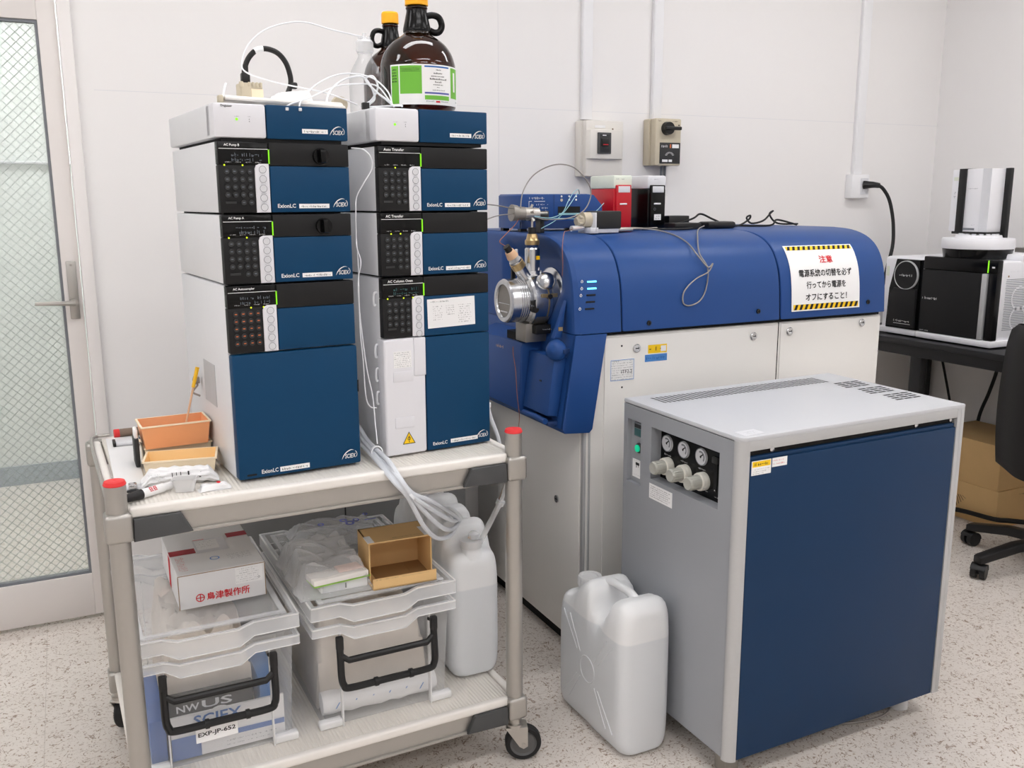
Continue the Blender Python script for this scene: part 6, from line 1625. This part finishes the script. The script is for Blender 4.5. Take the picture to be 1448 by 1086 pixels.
F = b.frame((3.2348, 2.562, 1.19), **LEFTF); b.use('grey_ink'); b.scribble(F, 0.012, 0.055, 0.165, 0.004, 0.0005, 1); b.rect(F, 0.004, 0.055, 0.006, 0.014, 0.0005); b.scribble(F, 0.04, 0.07, 0.024, 0.005, 0.0005)
b.use('pale_grey'); b.rect(F, 0.072, 0.110, 0.0, 0.242, 0.0004)
F = b.frame((3.2318, 2.622, 1.19), **LEFTF); b.use('mint_white'); b.rect(F, 0.006, 0.028, 0.198, 0.212, 0.0006); b.use('grey_ink'); b.scribble(b.frame((3.2316, 2.606, 1.30), (0, 0, 1), (0, 1, 0)), 0, 0.055, -0.004, 0.010, 0.0006); b.build('injector_tower', t)
b = MB('black_plastic', t); b.box(3.228, 3.326, 2.560, 2.592, 1.184, 1.434, 0.002); b.box(3.236, 3.30, 2.592, 2.612, 1.180, 1.232, 0.002); b.box(3.232, 3.332, 2.440, 2.60, 1.180, 1.190, 0.002); b.build('tower_rail', t, 'black tower rail')
b = MB('black_plastic', t); b.box(3.312, 3.332, 2.430, 2.452, 1.100, 1.434, 0.002); b.build('tower_post', t, 'black tower post')
b = MB('dull_metal', t); b.box(3.42, 3.56, 2.34, 2.46, 1.107, 1.126, 0.003); b.build('top_tray', t)

# ------------------------------------------------------------------ cardboard boxes and cords under the desk
b = MB('brown_card'); b.box(3.30, 3.62, 2.335, 2.70, 0.0005, 0.158, 0.002); b.use('black_ink'); F = b.frame((3.2995, 2.62, 0.05), **LEFTF)
for k in range(5): b.poly(F, [(0.1+0.01*k, 0.0+0.01*k), (0.103+0.01*k, 0.0+0.01*k), (0.085+0.01*k, 0.05), (0.082+0.01*k, 0.05)], 0.0004)
F = b.frame((3.40, 2.3345, 0.10)); b.scribble(F, 0.03, 0.10, 0.03, 0.008, 0.0004)
solo(b, 'cardboard_box', 'lower of the two brown cardboard boxes under the black desk', 'cardboard box')
b = MB('brown_card'); b.box(3.30, 3.61, 2.34, 2.70, 0.159, 0.345, 0.002); b.use('black_ink'); F = b.frame((3.2995, 2.60, 0.29), **LEFTF); b.rect(F, 0.0, 0.003, 0.0, 0.045, 0.0004); b.rect(F, -0.02, 0.012, 0.042, 0.046, 0.0004)
solo(b, 'cardboard_box', 'upper of the two brown cardboard boxes under the black desk', 'cardboard box')
line_tube('cord', 'black cord hanging behind the desk nearest the desk leg', 'cord', [[(3.63, 2.93, 0.72), (3.64, 2.935, 0.62), (3.635, 2.90, 0.52), (3.63, 2.87, 0.44), (3.62, 2.84, 0.37)]], 0.0055, 'black_rubber')
line_tube('cord', 'thick black cord hanging behind the desk nearest the chair', 'cord', [[(3.63, 2.64, 0.72), (3.64, 2.64, 0.60), (3.635, 2.665, 0.48), (3.63, 2.70, 0.36), (3.64, 2.72, 0.2)]], 0.0075, 'black_rubber')
line_tube('cord', 'black cord running along the floor before the cardboard boxes', 'cord', [[(3.27, 2.78, 0.06), (3.27, 2.60, 0.035), (3.275, 2.45, 0.045), (3.27, 2.32, 0.055), (3.285, 2.26, 0.065), (3.30, 2.20, 0.075)]], 0.010, 'black_rubber')
b = MB('charcoal'); b.box(3.22, 3.29, 2.55, 2.80, 0.0005, 0.03, 0.004); solo(b, 'power_strip', 'dark power strip on the floor by the cardboard boxes', 'power strip')

# ------------------------------------------------------------------ office chair
CHX, CHY = 3.105, 1.975
t = thing('office_chair', 'black swivel office chair at the right edge by the desk', 'chair', (CHX, CHY, 0), R(-3))
def shell(y_half, zb, zt, x0, thick, m, name, bulge):
    b = MB(m)
    def surf(off):
        def fn(u, v):
            z = zb+(zt-zb)*v
            wd = y_half*(0.80+0.20*math.sin(PI*min(1, v*0.9+0.18)))
            e = min(1, (1-v)/0.16); wd *= 0.72+0.28*math.sqrt(max(0, 1-(1-e)**2))
            e2 = min(1, v/0.05); wd *= 0.70+0.30*math.sqrt(max(0, 1-(1-e2)**2))
            s = 2*u-1
            x = x0+0.055*s*s*(1 if True else 0)-0.10*(v-0.35)**2*0.6-0.02*v+bulge*(1-s*s)*math.sin(PI*v)
            return (x+off*(math.sqrt(max(0, 1-s**6))), s*wd, z)
        return fn
    b.grid(surf(0.0), 24, 24); b.grid(surf(thick), 24, 24)
    return b.build(name, t, ang=1.0)
shell(0.200, 0.345, 0.890, -0.140, 0.030, 'black_plastic', 'back_shell', -0.012)
shell(0.186, 0.375, 0.875, -0.115, 0.050, 'chair_black', 'backrest', -0.005)
b = MB('chair_black'); 
def seat(u, v):
    a = 2*PI*u; k = math.sin(PI*v/2) if v <= 1 else 1
    ex = 0.5
    px = math.copysign(abs(math.cos(a))**ex, math.cos(a))*0.215*k; py = math.copysign(abs(math.sin(a))**ex, math.sin(a))*0.215*k
    return (0.10+px, py, 0.47-0.045*(k**6))
b.grid(seat, 40, 12)
b.grid(lambda u, v: (0.10+math.copysign(abs(math.cos(2*PI*u))**.5, math.cos(2*PI*u))*0.215*(1-v*0.98), math.copysign(abs(math.sin(2*PI*u))**.5, math.sin(2*PI*u))*0.215*(1-v*0.98), 0.425-0.02*min(1, v*4)), 40, 6)
b.build('seat', t, ang=1.0)
b = MB('black_plastic'); b.tube([(0.0, 0, 0.40), (-0.08, 0, 0.385), (-0.125, 0, 0.41), (-0.138, 0, 0.50)], 0.022, 12); b.box(-0.09, 0.13, -0.10, 0.10, 0.375, 0.408, 0.01); b.build('seat_bracket', t)
b = MB('charcoal'); b.cyl((0, 0, 0.10), (0, 0, 0.25), 0.030); b.cyl((0, 0, 0.25), (0, 0, 0.38), 0.018); b.build('gas_column', t)
b = MB('black_plastic'); b.cyl((0, 0, 0.085), (0, 0, 0.135), 0.045, 0.038); b.build('hub', t)
for k in range(5):
    a = R(171.5-72*k)
    b = MB('black_plastic'); A = Matrix.Rotation(a, 4, 'Z')
    b.prism([(0.02, 0.130), (0.16, 0.118), (0.298, 0.088), (0.310, 0.082), (0.310, 0.058), (0.296, 0.058), (0.15, 0.085), (0.02, 0.092)], 'y', -0.020, 0.020, 0.006, M=A); lg = b.build('leg', t)
    b = MB('black_plastic'); B_ = A @ Matrix.Translation((0.297, 0, 0.0275)) @ Matrix.Rotation(R(35+40*k), 4, 'Z')
    for s_ in (-1, 1): b.cyl((0, s_*0.006, 0), (0, s_*0.024, 0), 0.0262, n=24, M=B_)
    b.cyl((0, -0.012, 0), (0, 0.012, 0), 0.012, n=14, M=B_); b.cyl((0, 0, 0.0), (0, 0, 0.036), 0.007, n=10, M=B_ )
    b.lathe([(0.0285, -0.025), (0.0285, 0.025)], 24, B_ @ Matrix.Rotation(PI/2, 4, 'X') @ Matrix.Rotation(0.2, 4, 'Z'), arc=(0.2, PI-0.2))
    b.build('caster', lg)
